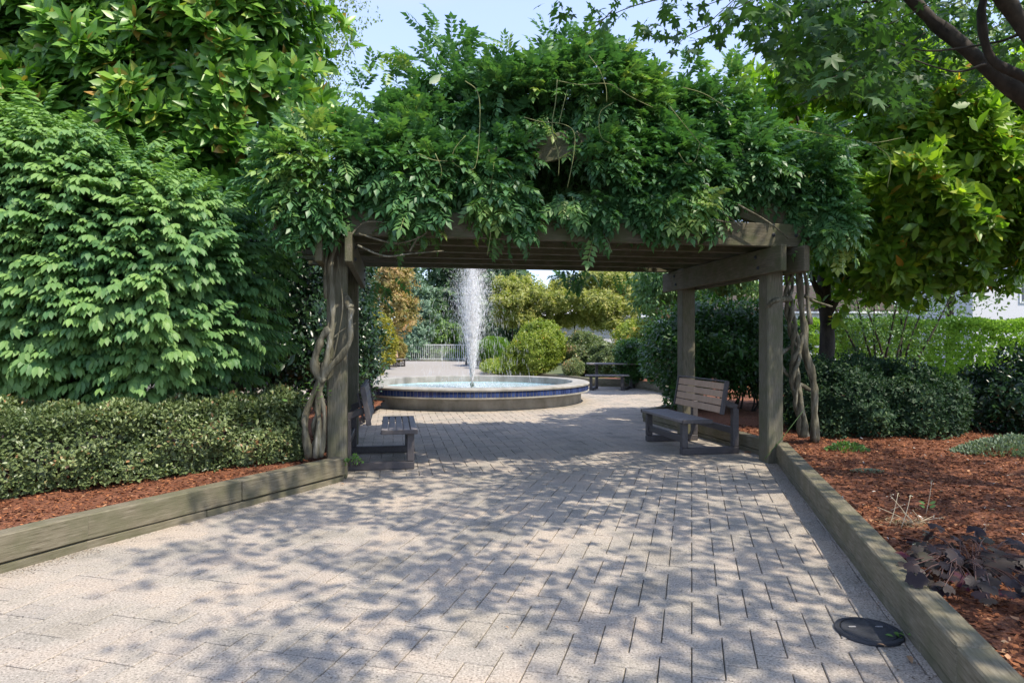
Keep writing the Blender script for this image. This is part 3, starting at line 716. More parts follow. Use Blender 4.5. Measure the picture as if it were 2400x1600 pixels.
# ================================================================== fountain
FC = (-1.03, 17.1)
ft = empty('fountain', (FC[0], FC[1], 0), 'round concrete fountain basin with a band of blue tiles below its rim', 'fountain')
loc = (FC[0], FC[1], 0)
lathe('basin_wall', [(2.78, -.03), (2.80, 0), (2.80, .262)], 128, M['concrete'], ft, loc)
lathe('rim', [(2.78, .262), (2.985, .262), (3.005, .275), (3.005, .298), (2.975, .300), (2.975, .435), (3.01, .437), (3.015, .47), (2.99, .492), (2.72, .50), (2.60, .498), (2.585, .485), (2.585, .10)], 160, M['concrete'], ft, loc)
lathe('basin_floor', [(2.584, .10), (.001, .08)], 64, M['poolpaint'], ft, loc)
lathe('inner_lining', [(2.583, .10), (2.583, .315)], 96, M['poolpaint'], ft, loc)
NT = 208; tm = beam_mesh(.079, .014, .120, .003); tm.materials.append(M['tile'])
tiles2 = []
for k in range(3):
    t2 = tm.copy(); t2.materials.clear(); t2.materials.append(solid('blue glazed tile shade', (.02, .04, .22), .15, [(.4, [(.022, .036, .105), (.028, .045, .135), (.036, .060, .165)][k]), (.6, [(.026, .044, .13), (.034, .056, .165), (.045, .075, .20)][k])], 2.5, spec=.6)); tiles2.append(t2)
for k in range(NT):
    a = 2 * math.pi * k / NT
    mw = Matrix.Translation((FC[0] + 2.978 * math.cos(a), FC[1] + 2.978 * math.sin(a), .368)) @ Matrix.Rotation(a + math.pi / 2, 4, 'Z')
    obj('tile', random.choice(tiles2), ft, mw)
lathe('nozzle', [(.001, .44), (.05, .44), (.055, .40), (.055, .34), (.085, .33), (.085, .24), (.03, .24), (.03, .09)], 16, M['nozzle'], ft, loc)
wt = lathe('water', [(2.58, .305), (1.8, .302), (1.0, .306), (.5, .30), (.001, .305)], 96, M['water'], None, loc); wt['kind'] = 'structure'
def spray():
    n = 20000; g = 9.81; v0 = 9.0
    th = np.abs(rng.normal(0, math.radians(4.7), n)); az = rng.uniform(0, 2 * math.pi, n)
    v = v0 * rng.uniform(.80, 1.0, n) * (1 - 1.2 * th); vx = v * np.sin(th); vz = v * np.cos(th)
    ta = vz / g; t = np.where(rng.random(n) < .92, rng.random(n) ** .9 * ta, ta + rng.random(n) * ta); drift = np.where(t > ta, rng.normal(.16, .12, n) * (t - ta) ** 1.0 * 1.6, 0)
    rr = .02 * rng.random(n) + vx * t + drift; z = .44 + vz * t - .5 * g * t * t; m = z > .31
    x = FC[0] + rr * np.cos(az); y = FC[1] + rr * np.sin(az)
    d = np.stack([vx * np.cos(az), vx * np.sin(az), vz - g * t], 1); sp = np.linalg.norm(d, axis=1)
    oc = (np.array([(.5, 0, 0), (-.5, 0, 0), (0, 0, .5), (0, 0, -.5), (0, .5, 0), (0, -.5, 0)]) * np.array([.013, 1, .013]) * 1., np.array([(0, 4, 2), (2, 4, 1), (1, 4, 3), (3, 4, 0), (2, 0, 5), (1, 2, 5), (3, 1, 5), (0, 3, 5)]), np.zeros(6))
    L = np.clip(sp * .030, .03, .24)
    up = norm(rnd(n))
    up_ = up; Rm = frames(norm(d + 1e-6), up_)
    tv = np.array([(.5, 0, 0), (-.5, 0, 0), (0, 0, .5), (0, 0, -.5), (0, .5, 0), (0, -.5, 0)])
    wd = np.where(t < ta, .0052, .0045) * rng.uniform(.6, 1.4, n)
    S = np.stack([wd, L, wd], 1)
    V = np.einsum('nij,nkj->nki', Rm, tv[None] * S[:, None, :]) + np.stack([x, y, z], 1)[:, None]
    V = V[m]; N = len(V); T = oc[1][None] + (np.arange(N) * 6)[:, None, None]
    # splash flecks where drops land
    o = obj('water_jet', fastmesh('water_jet', V.reshape(-1, 3), T.reshape(-1, 3), M['spray']))
    tag(o, 'tall white spray of water shooting up from the fountain centre', 'water jet')
    return o
spray()
def splash():
    n = 900; r = np.abs(rng.normal(0, .8, n)); a = rng.uniform(0, 6.28, n); p = np.stack([FC[0] + r * np.cos(a), FC[1] + r * np.sin(a), .31 + rng.random(n) ** 2 * .12], 1)
    d = norm(rnd(n) * .4 + UP); o = foliage('splash', None, TS[:1], p, d, norm(rnd(n)), rng.uniform(.015, .05, n), .5, M['spray'])
    tag(o, 'small splashing droplets on the water round the jet', 'splash', kind='stuff')
splash()

# ================================================================== benches
def make_bench(backmat, seatmat, label):
    e = empty('bench', (0, 0, 0), label, 'bench', 'benches facing each other under the pergola'); D = M['benchdark']
    for y in (.14, 1.36):
        beam('sled_rail', e, (0.0, y, .045), (.82, y, .045), .085, .09, D)
        beam('leg', e, (.045, y, .092), (.045, y, .418), .085, .085, D, up=(1, 0, 0))
        beam('rear_upright', e, (.775, y, .092), (.775, y, .60), .085, .085, D, up=(1, 0, 0))
        beam('arm', e, (.80, y, .615), (.585, y, .70), .06, .08, D)
        beam('seat_bearer', e, (.0, y, .398 + .026), (.40, y, .398 + .026), .06, .012, D, bev=.002)
        b1 = beam('back_bracket', e, (.585, y, .55), (.655, y, .90), .04, .03, D, up=(1, 0, 0))
    beam('stretcher', e, (.05, .185, .20), (.05, 1.315, .20), .05, .09, D)
    beam('stretcher', e, (.775, .185, .30), (.775, 1.315, .30), .05, .09, D)
    for k in range(5):
        x = .005 + k * .086 + .0; beam('seat_slat', e, (x, .035, .452), (x, 1.465, .452), .076, .04, seatmat, bev=.006)
    for y in (.013, 1.487): beam('end_board', e, (-.035, y, .450), (.388, y, .450), .03, .05, D)
    tilt = Vector((.17, 0, .985)).normalized(); base = Vector((.525, 0, .545))
    for k in range(4):
        c = base + tilt * (.05 + k * .104); beam('back_slat', e, c + Vector((0, .04, 0)), c + Vector((0, 1.46, 0)), .092, .035, backmat, up=Vector((-.985, 0, .17)), bev=.006)
    for y in (.018, 1.482): beam('back_end_board', e, base + Vector((0, y, 0)) - tilt * .01, base + Vector((0, y, 0)) + tilt * .43, .035, .06, D, up=(-1, 0, .17))
    beam('back_cap', e, base + tilt * .435 + Vector((0, .0, 0)), base + tilt * .435 + Vector((0, 1.5, 0)), .05, .02, D, up=tilt)
    return e
b1 = make_bench(M['benchtan'], M['benchgrey'], 'bench with tan slatted backrest and grey seat, near the right posts')
b2 = make_bench(M['benchgrey'], M['benchgrey'], 'bench with grey slatted back seen end on, beside the left post')
b1.rotation_euler = (0, 0, TH); b1.location = (2.27, 8.66, 0)
b2.rotation_euler = (0, 0, TH + math.pi); o_ = Vector((-1.16, 7.86, 0)) + AX * 1.36; b2.location = o_
b3 = copy_tree(b1); b3.location = (-6.5, 40.6, 0); b3.rotation_euler = (0, 0, math.pi - .25); b3['label'] = 'small far tan bench by the ochre shrub, left end of the railing'
b3['group'] = 'far benches by the railing'
b4 = copy_tree(b2); b4.location = (-2.95, 42.5, 0); b4.rotation_euler = (0, 0, .12); b4['label'] = 'small far bench behind the water jet, in front of the railing'
b4['group'] = 'far benches by the railing'
pt = empty('picnic_table', (3.1, 21.3, 0), 'dark picnic table with attached bench, to the right of the fountain', 'table')
for k in range(4): beam('table_slat', pt, (2.42, 21.0 + k * .17, .80), (3.98, 21.0 + k * .17, .80), .155, .045, M['benchgrey'])
for k in range(2): beam('seat_slat', pt, (2.28, 20.45 + k * .15, .46), (3.62, 20.45 + k * .15, .46), .14, .045, M['benchgrey'])
for x in (2.72, 3.82):
    beam('table_post', pt, (x, 21.25, .0), (x, 21.25, .775), .09, .09, M['benchdark'], up=(0, 1, 0))
for x in (2.45, 3.42):
    beam('seat_post', pt, (x, 20.52, .0), (x, 20.52, .435), .09, .09, M['benchdark'], up=(0, 1, 0))
beam('foot_rail', pt, (3.47, 20.5, .04), (3.77, 21.25, .04), .08, .08, M['benchdark']); beam('foot_rail', pt, (2.5, 20.5, .04), (2.68, 21.25, .04), .08, .08, M['benchdark'])

# ================================================================== drain cover
lid = empty('drain_cover', G(2036, 1481), 'round black plastic drain lid set in the paving beside the right timber edging', 'drain cover')
lp = G(2036, 1481)
lathe('frame', [(.155, -.02), (.163, .004), (.160, .014), (.138, .016), (.134, .006)], 48, M['iron'], lid, lp)
lathe('lid', [(.132, .0), (.131, .013), (.126, .016), (.10, .013), (.06, .014), (.001, .013)], 48, M['iron'], lid, lp)
for k in range(2):
    q = lp + Vector((.07 * (1 if k else -1), .03, .0175)); beam('lifting_slot', lid, q - Vector((.018, 0, 0)), q + Vector((.018, 0, 0)), .008, .004, M['cardgrey'], bev=0)

# ================================================================== far railing
rl = empty('railing', (-3.5, 52.2, 0), 'pale metal railing with many thin bars at the far end of the plaza', 'railing')
X0, X1 = -10.5, 1.6
beam('top_rail', rl, (X0, 52.3, 1.27), (X1, 52.3, 1.27), .06, .06, M['galv']); beam('bottom_rail', rl, (X0, 52.3, .16), (X1, 52.3, .16), .05, .05, M['galv'])
k = 0; x = X0
while x <= X1:
    if k % 16 == 0: beam('post', rl, (x, 52.3, .06), (x, 52.3, 1.24), .07, .07, M['galv'], up=(0, 1, 0))
    else: beam('bar', rl, (x, 52.3, .185), (x, 52.3, 1.24), .035, .035, M['galv'], up=(0, 1, 0), bev=0)
    x += .155; k += 1

# ================================================================== houses
def P2(px, py, Y): v = P(px, py, Y); return v
h1 = empty('house', (11.5, 28, 0), 'low house with brown roof and white gutter board behind the right magnolia', 'house')
beam('wall', h1, (6.5, 30, 1.25), (16.0, 30, 1.25), 4.0, 2.5, M['stucco'], bev=0)
beam('fascia', h1, (6.0, 27.6, 2.62), (16.3, 27.6, 2.62), .05, .28, M['fascia']); beam('gutter', h1, (6.0, 27.5, 2.72), (16.3, 27.5, 2.72), .12, .09, M['fascia'])
beam('roof', h1, (11.15, 27.5, 2.79), (11.15, 32, 4.2), 10.4, .08, M['brownroof'])
for k in range(3): beam('window', h1, (7.5 + k * 3, 27.98, 1.5), (8.7 + k * 3, 27.98, 1.5), .04, 1.0, M['glass'], bev=0)
h2 = empty('house', (24, 31, 0), 'pale grey stuccoed house wall rising above the bright hedge at right edge', 'house')
beam('wall', h2, (20.9, 33, 3.2), (25.2, 33, 3.2), 6, 6.6, M['stucco'], bev=0)
beam('wall', h2, (25.2, 32.4, 3.2), (33, 32.4, 3.2), 6, 6.6, M['stucco'], bev=0)
wf = beam('window_frame', h2, (23.0 + .0, 29.98, 4.0), (24.3, 29.98, 4.0), .06, 1.5, M['fascia'])
wf2 = beam('window_frame', h2, (22.75 + 2.6, 29.38, 4.0), (22.75 + 4.0, 29.38, 4.0), .06, 1.3, M['fascia']); beam('pane', wf2, (22.75 + 2.7, 29.34, 4.0), (22.75 + 3.9, 29.34, 4.0), .02, 1.1, M['glass'], bev=0)
beam('pane', wf, (23.1, 29.94, 4.0), (24.2, 29.94, 4.0), .02, 1.3, M['glass'], bev=0)
beam('roof', h2, (26.8, 29.0, 6.6), (26.8, 35, 8.4), 13, .1, M['brownroof'])
h3 = empty('house', (3.9, 44, 0), 'distant pale house whose roof edge shows between the yellowish maples', 'house')
beam('wall', h3, (1.5, 48, 1.6), (12, 48, 1.6), 6, 3.2, M['stucco'], bev=0); beam('roof', h3, (6.75, 44.4, 3.15), (6.75, 48, 4.5), 11.2, .1, M['fascia'])
h4 = empty('garden_shelter', (6.2, 24, 0), 'small dark brown roofed shelter glimpsed behind the laurel by the right back post', 'shelter')
beam('roof', h4, (5.0, 23.6, 2.55), (8.8, 23.6, 2.55), 2.2, .12, M['brownwood']); beam('roof_board', h4, (4.95, 22.45, 2.42), (8.8, 22.45, 2.42), .05, .26, M['brownwood'])
for x in (5.35, 8.5): beam('post', h4, (x, 22.7, 0), (x, 22.7, 2.48), .14, .14, M['brownwood'], up=(0, 1, 0))

# ================================================================== plants: near left
def shrub(name, label, cat, loc, group=None): return empty(name, loc, label, cat, group)
def stems(parent, base, tops, r, mat, name='trunk'):
    lst = []
    for t in tops:
        b = Vector(base) + Vector((random.uniform(-1, 1), random.uniform(-1, 1), 0)) * .06; t = Vector(t); m = b.lerp(t, .5) + Vector((random.uniform(-.1, .1), random.uniform(-.1, .1), 0))
        lst.append(([b, m, t], r, r * .4))
    return tubes_joined(name, parent, lst, mat)

# burning bush
e = shrub('burning_bush', 'big layered shrub of pointed light green leaves filling the left side above the low hedge', 'shrub', (-4.6, 7.9, .17))
poly = [(-200, 330), (-60, 300), (60, 292), (180, 296), (290, 318), (380, 362), (460, 415), (540, 445), (592, 490), (640, 565), (668, 640), (640, 690), (650, 760), (600, 850), (560, 900), (510, 950), (430, 978), (300, 968), (150, 978), (-160, 960)]
pos, nr, nz = mass(poly, 7.7, 1.35, 5400, R=1.2, lump=.14, ls=.7, seed=1, front=.85, inner=.12, mg=.12)
# gather the sprays into level tiers
tier = .23 + .02 * np.sin(pos[:, 0] * 2); ph = pos[:, 2] + .10 * noise3(pos * [1, 1, 0], 1.1, 5); pos[:, 2] += (np.round(ph / tier) * tier - ph) * .42
n = len(pos); hd = nr * [1, 1, .25] + rnd(n, .38) * [1, 1, .25]; d = norm(norm(hd) + UP * rng.normal(-.03, .20, n)[:, None])
foliage('crown', e, TE, pos, d, norm(UP + nr * .25 + rnd(n, .22)), rng.uniform(.22, .39, n), .42 + .20 * nz + rng.normal(0, .14, n) + .25 * (pos[:, 0] < -3.3), M['euonymus'], 300, 'leafy_twig', nrm=nr)  # sprays on the left tinted lighter, sunlight painted into the leaf colour
core(e, pos, nr, M['euonymus'], .35, .26, 5200)
stems(e, (-4.6, 7.9, .15), [(-5.6 + .35 * k, 7.6 + .1 * (k % 3), 1.9) for k in range(8)], .03, M['bark'], 'stems')

# clipped low hedge
e = shrub('clipped_hedge', 'low clipped hedge of small leaves between the layered shrub and left timber edging', 'hedge', (-3.9, 6.8, .17))
pos, nr, nz = boxhedge((-6.35, 3.50), (-2.28, 7.36), 0.95, .20, .91, 36000, .075, .45, 2)
d, u = leaves_simple(pos, nr, .8, .35, .8); core(e, pos, nr, M['box'], .10, .12, 7000)
foliage('foliage', e, TL[:1] + TS, pos, d, u, rng.uniform(.03, .055, len(pos)), .50 + .22 * nz + rng.normal(0, .2, len(pos)), M['box'])
lst = []
for k in range(40):
    t = random.random(); b = Vector((-6.3 + 3.9 * t, 3.7 + 3.9 * t + .4, .15)); lst.append(([b, b + Vector((random.uniform(-.15, .15), random.uniform(-.2, .1), .6))], .012, .005))
tubes_joined('stems', e, lst, M['bark'])

# left magnolia
e = shrub('magnolia_tree', 'glossy broad-leaved magnolia rising behind the layered shrub at upper left', 'tree', (-6.0, 10.4, .17))
poly = [(-140, 130), (-20, 60), (60, 20), (130, -60), (300, -160), (700, -160), (760, -60), (770, 30), (795, 110), (800, 190), (815, 250), (760, 300), (690, 360), (670, 470), (620, 560), (540, 580), (380, 520), (0, 460), (-140, 420)]
pos, nr, nz = mass(poly, 10.0, 1.5, 2000, R=1.3, lump=.35, ls=1.3, seed=3, front=.85, inner=.15, gap=-.95, mg=.1)
core(e, pos, nr, M['magnolia'], .55, .34, 3600)
p, d, u = rosettes(pos, nr, 9, .45, (35, 95)); nn = np.tile(nr, (9, 1)); n = len(p); shade = np.tile(nz, 9)
foliage('crown', e, TL, p, d, u, rng.uniform(.19, .31, n), .46 + .15 * shade + rng.normal(0, .18, n) + .30 * (rng.random(n) < .10) + .6 * (rng.random(n) < .004), M['magnolia'], 300, 'leaf', nrm=nn)
tube('trunk', e, [(-6.0, 10.4, .1), (-5.9, 10.3, 1.8), (-5.6, 10.4, 3.2), (-5.5, 10.3, 4.6)], .16, .07, M['bark'], 10)
stems(e, (-5.8, 10.35, 2.0), [(-7.4, 9.6, 3.9), (-4.4, 9.5, 3.8), (-3.6, 9.7, 4.6), (-6.4, 9.4, 4.9), (-5.0, 9.3, 4.2)], .06, M['bark'], 'limbs')

# dark shrub between the burning bush and the left post
e = shrub('dark_evergreen', 'very dark evergreen between the layered shrub and the left pergola post', 'shrub', (-4.0, 12.3, .17))
poly = [(520, 560), (620, 520), (720, 500), (800, 580), (800, 900), (740, 915), (690, 925), (620, 920), (560, 925), (500, 900)]
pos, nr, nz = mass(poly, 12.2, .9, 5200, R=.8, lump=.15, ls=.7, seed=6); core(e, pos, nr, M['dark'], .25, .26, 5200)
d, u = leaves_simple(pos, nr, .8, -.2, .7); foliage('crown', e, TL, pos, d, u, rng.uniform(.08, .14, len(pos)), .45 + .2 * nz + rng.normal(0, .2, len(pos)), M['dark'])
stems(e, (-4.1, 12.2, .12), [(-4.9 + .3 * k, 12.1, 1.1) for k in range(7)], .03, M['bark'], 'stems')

# camellia at the left side of the opening
e = shrub('camellia_bush', 'tall dark glossy shrub seen through the pergola just right of the left back post', 'shrub', (-3.3, 14.3, .17))
poly = [(760, 560), (850, 570), (880, 600), (893, 640), (880, 690), (905, 770), (908, 830), (900, 880), (880, 920), (850, 955), (770, 960), (700, 900), (720, 600)]
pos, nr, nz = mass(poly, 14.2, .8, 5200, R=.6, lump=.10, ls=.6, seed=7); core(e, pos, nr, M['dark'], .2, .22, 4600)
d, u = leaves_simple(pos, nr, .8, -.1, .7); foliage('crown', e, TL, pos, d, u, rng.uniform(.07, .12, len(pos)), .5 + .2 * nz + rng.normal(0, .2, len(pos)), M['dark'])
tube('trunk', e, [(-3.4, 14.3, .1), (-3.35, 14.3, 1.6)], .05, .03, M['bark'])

# upper-left background trees
e = shrub('conifer', 'dark drooping conifer in the top left corner behind the magnolia', 'tree', (-12, 15.5, 0))
poly = [(-300, -200), (60, -200), (110, -20), (130, 60), (90, 160), (100, 260), (40, 330), (-300, 420)]
pos, nr, nz = mass(poly, 15, 1.6, 9000, lump=.4, ls=1.4, seed=8); core(e, pos, nr, M['fargreen'], .4, .5, 1500); d = norm(nr * .5 - UP * .8 + rnd(len(pos), .4))
foliage('crown', e, TS, pos, d, norm(nr + rnd(len(pos), .4)), rng.uniform(.10, .18, len(pos)), .4 + .3 * nz + rng.normal(0, .2, len(pos)), M['fargreen'])
tube('trunk', e, [(-12, 15.5, 0), (-12, 15.5, 6)], .25, .12, M['bark'])
e = shrub('pale_tree', 'pale small-leaved tree edging the sky behind the left magnolia', 'tree', (-5.3, 14.5, 0))
poly = [(560, -200), (860, -200), (856, -10), (828, 40), (838, 100), (812, 150), (822, 200), (795, 260), (740, 330), (640, 400), (560, 400)]
pos, nr, nz = mass(poly, 14.5, 1.3, 13000, lump=.35, ls=.9, seed=9, gap=-1.); d, u = leaves_simple(pos, nr, .6, -.1, .9)
foliage('crown', e, TS, pos, d, u, rng.uniform(.06, .10, len(pos)), .45 + .25 * nz + rng.normal(0, .2, len(pos)), M['paleleaf'])
tube('trunk', e, [(-5.3, 14.5, 0), (-5.1, 14.5, 3), (-4.9, 14.4, 6)], .15, .06, M['bark'])

# ================================================================== wisteria
def pts_px(l, Y): return [P(x, y, Y if not callable(Y) else Y(x)) for x, y in l]
def front_Y(x):  # depth of a plane just before the pergola's front
    k = (x - CX) / F; d = 7.2; ca, sa = math.cos(TH), math.sin(TH); s = (k * ca * d + sa * d) / (ca - k * sa); return ca * d + sa * s
vl = empty('wisteria_vine', W(-.8, 7.5, .17), 'wisteria vine twisting up the left post, its leaves over the left half of roof', 'vine')
vr = empty('wisteria_vine', W(5.0, 7.8, .17), 'wisteria vine with trunks beside the right post, leaves over the right half of roof', 'vine')
curtain = [(575, 420), (600, 330), (640, 262), (730, 250), (800, 290), (900, 310), (1000, 290), (1200, 270), (1400, 270), (1600, 270), (1750, 260), (1880, 285), (1975, 320), (2010, 400), (2005, 480), (1985, 545), (1935, 575), (1885, 540), (1840, 480), (1780, 455), (1720, 470), (1680, 490), (1640, 505), (1600, 560), (1540, 570), (1500, 525), (1440, 540), (1390, 572), (1340, 545), (1290, 500), (1240, 545), (1200, 565), (1150, 520), (1090, 490), (1040, 500), (990, 560), (950, 525), (900, 480), (830, 495), (770, 540), (720, 585), (680, 590), (650, 520), (600, 465)]
hole = [(1185, 425), (1255, 360), (1300, 300), (1345, 300), (1362, 380), (1480, 450), (1470, 480), (1400, 470), (1330, 455), (1280, 470), (1215, 450)]
roofp = [(740, 440), (790, 370), (830, 320), (838, 250), (855, 190), (885, 175), (925, 240), (965, 205), (990, 160), (1010, 115), (1035, 145), (1090, 165), (1150, 150), (1200, 160), (1260, 150), (1295, 125), (1340, 112), (1400, 125), (1440, 160), (1500, 175), (1560, 212), (1620, 200), (1690, 235), (1730, 270), (1760, 320), (1860, 335), (1920, 370), (1900, 440), (1750, 490), (1300, 470), (900, 490)]
p1, n1, z1 = mass(curtain, 7.34, .34, 5600, R=.45, lump=.16, ls=.9, seed=11, plane=TH, front=.85, inner=.2, holes=[hole], gap=-.9, mg=.10)
p2, n2, z2 = mass(roofp, 8.7, 1.5, 7400, R=2.3, lump=.22, ls=1.1, seed=12, plane=TH, front=.75, inner=.2, zmin=3.0, gap=-1.1, mg=.20)
p1 = p1 + np.array(AX) * (np.clip(p1[:, 2] - 2.9, -.3, 1.3) * .55)[:, None]; bulge = noise3(p1, .75, 61); p1 = p1 + n1 * (bulge * .16)[:, None]; z1 = z1 + bulge * .8; k1 = bulge > -.85; p1, n1, z1 = p1[k1], n1[k1], z1[k1]
bulge = noise3(p2, .9, 62); p2 = p2 + n2 * (bulge * .2)[:, None]; z2 = z2 + bulge * .8; k1 = bulge > -.9; p2, n2, z2 = p2[k1], n2[k1], z2[k1]
h2_ = (np.abs(p2[:, 0] - 1.0 * 0 - (p2[:, 1] * .083)) < .55) & (p2[:, 2] < 4.05) & (p2[:, 1] < 8.2)   # leaves kept off the gable peak
p2, n2, z2 = p2[~h2_], n2[~h2_], z2[~h2_]
# sprouts standing above the top and reaching sideways
sp = []
for (x, y0, y1, k) in ((1012, 170, 52, 16), (1035, 180, 105, 8), (862, 240, 150, 12), (905, 230, 165, 9), (1095, 170, 85, 9), (1190, 165, 100, 8), (1335, 150, 75, 12), (1290, 150, 85, 8), (1400, 160, 100, 6), (1600, 200, 140, 8), (1700, 230, 190, 8), (700, 300, 230, 10), (1970, 330, 290, 8), (1290, 120, 70, 6)):
    for j in range(k): sp.append(tuple(P(x + random.gauss(0, 12), y0 + (y1 - y0) * j / k, 8.6 if 830 < x < 1800 else 7.8)))
sp = np.array(sp); spn = norm(rnd(len(sp), .6) + UP * .5 + np.array([0, -.3, 0]))
p3 = []
for j in range(26): p3.append(tuple(W(2.9 + random.gauss(0, .16), 10.55 + random.uniform(-.15, .15), 2.62 + random.gauss(0, .07))))
for j in range(10): p3.append(tuple(W(3.9 + random.gauss(0, .3), 10.55, 2.68 + random.gauss(0, .03))))
for j in range(8): p3.append(tuple(W(-.25 + random.gauss(0, .1), 10.5, 2.55 - j * .06)))
p3 = np.array(p3); n3 = norm(rnd(len(p3), .6) - UP * .4)
pos = np.concatenate([p1, p2, sp, p3]); nr = np.concatenate([n1, n2, spn, n3]); nz = np.concatenate([z1, z2, np.full(len(sp), .3), np.full(len(p3), -.3)])
n = len(pos); d = norm(nr * .85 - UP * .18 + rnd(n, .45)); d[len(p1) + len(p2):len(p1) + len(p2) + len(sp)] += UP * .6
pale = noise3(pos, 1.6, 31) > .62
ti = .40 + .13 * nz + rng.normal(0, .13, n) + pale * .26; upv = norm(UP + nr * .5 + rnd(n, .25)); s_ = rng.uniform(.20, .36, n)
ci = rng.random(len(p2)) < .55; core(vl, p2[ci & (p2[:, 0] < .9)], n2[ci & (p2[:, 0] < .9)], M['wisteria'], .35, .26, 1500); core(vr, p2[ci & (p2[:, 0] >= .9)], n2[ci & (p2[:, 0] >= .9)], M['wisteria'], .35, .26, 1500)
half = pos[:, 0] - .09 * pos[:, 1] + rng.normal(0, .25, n) < .15
foliage('crown', vl, TP, pos[half], d[half], upv[half], s_[half], ti[half], M['wisteria'], 300, 'compound_leaf', nrm=nr[half])
foliage('crown', vr, TP, pos[~half], d[~half], upv[~half], s_[~half], ti[~half], M['wisteria'], 300, 'compound_leaf', nrm=nr[~half])
Yl = 7.12
for l, r0, r1, nm in (([(724, 1072), (716, 1010), (716, 972), (741, 910), (772, 864), (806, 826), (821, 795), (821, 750), (824, 722)], .055, .040, 'stem'),
                  ([(741, 1072), (748, 1000), (746, 940), (757, 885), (768, 830), (776, 780), (780, 730), (778, 673), (775, 616), (790, 570), (810, 548)], .050, .034, 'stem'),
                  ([(752, 1070), (760, 1010), (758, 950), (749, 900), (760, 850)], .035, .03, 'stem'),
                  ([(775, 770), (757, 786), (747, 812), (738, 845), (742, 875), (760, 895)], .055, .06, 'stem'),
                  ([(764, 700), (762, 640), (766, 590), (780, 560)], .028, .024, 'stem'),
                  ([(792, 600), (797, 650), (803, 719), (792, 790), (779, 849)], .010, .008, 'stem'), ([(782, 792), (800, 775), (834, 757)], .010, .004, 'stem'),
                  ([(728, 900), (741, 882), (748, 878)], .008, .006, 'stem')):
    tube(nm, vl, pts_px(l, Yl), r0 * .72, r1 * .75, M['vinebark'], 9, 5, .16)
tube('stem', vl, [P(822, 722, 7.14), P(806, 690, 7.3), P(770, 660, 7.5)], .040, .035, M['vinebark'], 9, 5, .15)
for l, r0, r1 in (([(1911, 1035), (1909, 980), (1909, 920), (1904, 882), (1888, 824), (1885, 767), (1877, 710), (1873, 633), (1863, 572), (1842, 545)], .072, .05),
                  ([(1884, 1022), (1878, 960), (1868, 900), (1860, 860), (1872, 820), (1884, 780)], .075, .05),
                  ([(1898, 914), (1865, 893), (1836, 866), (1831, 832), (1850, 815), (1872, 800)], .032, .028),
                  ([(1885, 692), (1911, 706), (1950, 719)], .026, .018), ([(1870, 605), (1890, 590), (1925, 560), (1950, 530)], .03, .02),
                  ([(1900, 760), (1894, 720), (1890, 660), (1876, 610)], .04, .03)):
    tube('stem', vr, pts_px(l, 8.62), r0 * .72, r1 * .76, M['vinebark'], 9, 5, .18)
tube('stem', vr, [P(1850, 700, 8.5), P(1812, 706, 8.15), P(1794, 730, 8.3)], .035, .03, M['vinebark'], 9, 5, .15)
def helix(path, rad, turns, ph):
    pp = catmull(path, 6); out = []
    for i, p in enumerate(pp):
        a = ph + turns * 2 * math.pi * i / len(pp); out.append(p + Vector((math.cos(a) * rad, math.sin(a) * rad, 0)))
    return out[::2]
hp_ = pts_px([(1884, 1024), (1872, 950), (1862, 880), (1866, 820), (1856, 760), (1848, 700), (1852, 640), (1850, 580)], 8.55)
for ph in (0, 2.1, 4.2): tube('stem', vr, helix(hp_, .042, 3.4, ph), .030, .022, M['vinebark'], 7, 3, .2)
hl_ = pts_px([(736, 1068), (742, 1000), (744, 940), (752, 890), (758, 850)], 7.2)
for ph in (0, 3.1): tube('stem', vl, helix(hl_, .035, 2.2, ph), .026, .02, M['vinebark'], 7, 3, .2)
tend = [([(1090, 190), (1118, 214), (1125, 268), (1118, 375), (1102, 398), (1064, 383), (1064, 352), (1091, 318)], 0), ([(1306, 187), (1302, 240), (1294, 290), (1300, 330), (1310, 370), (1309, 412)], 0), ([(1309, 190), (1360, 199), (1405, 196), (1435, 200), (1480, 228), (1530, 252)], 1),
        ([(1380, 130), (1405, 165), (1420, 205), (1422, 240)], 1), ([(1438, 240), (1408, 262), (1404, 300), (1412, 325), (1430, 336)], 1), ([(1228, 275), (1270, 286), (1318, 291), (1345, 310), (1345, 360), (1330, 440)], 1), ([(1158, 380), (1150, 440), (1138, 500), (1150, 540), (1142, 598)], 0),
        ([(1168, 375), (1190, 405), (1215, 440)], 0), ([(1310, 290), (1322, 240), (1330, 210)], 1), ([(1600, 205), (1650, 220), (1700, 250)], 1), ([(1570, 250), (1610, 300), (1640, 335), (1662, 352)], 1), ([(1590, 358), (1610, 385), (1630, 375), (1640, 335)], 1),
        ([(980, 360), (1015, 375), (1050, 378)], 0), ([(1020, 360), (1035, 400), (1025, 440)], 0), ([(1850, 300), (1960, 320), (2040, 335), (2120, 322)], 1), ([(2030, 330), (2085, 370), (2080, 440)], 1),
        ([(700, 340), (730, 420), (800, 450)], 0), ([(840, 548), (930, 570), (1000, 545), (1010, 500)], 0), ([(838, 575), (900, 600), (960, 595), (1040, 588)], 0), ([(815, 560), (860, 520), (950, 530)], 0), ([(960, 590), (985, 545), (1000, 520)], 0),
        ([(1630, 505), (1700, 520), (1740, 522)], 1), ([(1660, 470), (1710, 510), (1735, 530)], 1), ([(1730, 480), (1800, 520), (1850, 560)], 1)]
for l, sd in tend:
    thick = .012 if l[0][1] > 460 else .0048
    tube('tendril', (vl, vr)[sd], [P(x, y, front_Y(x) - (.22 if thick < .01 else .05)) for x, y in l], thick, thick * .7, M['vinebark'] if thick > .01 else M['tendril'], 5, 5)
# basal shoots
for (x, y, col) in ((720, 930, 0),):
    pass

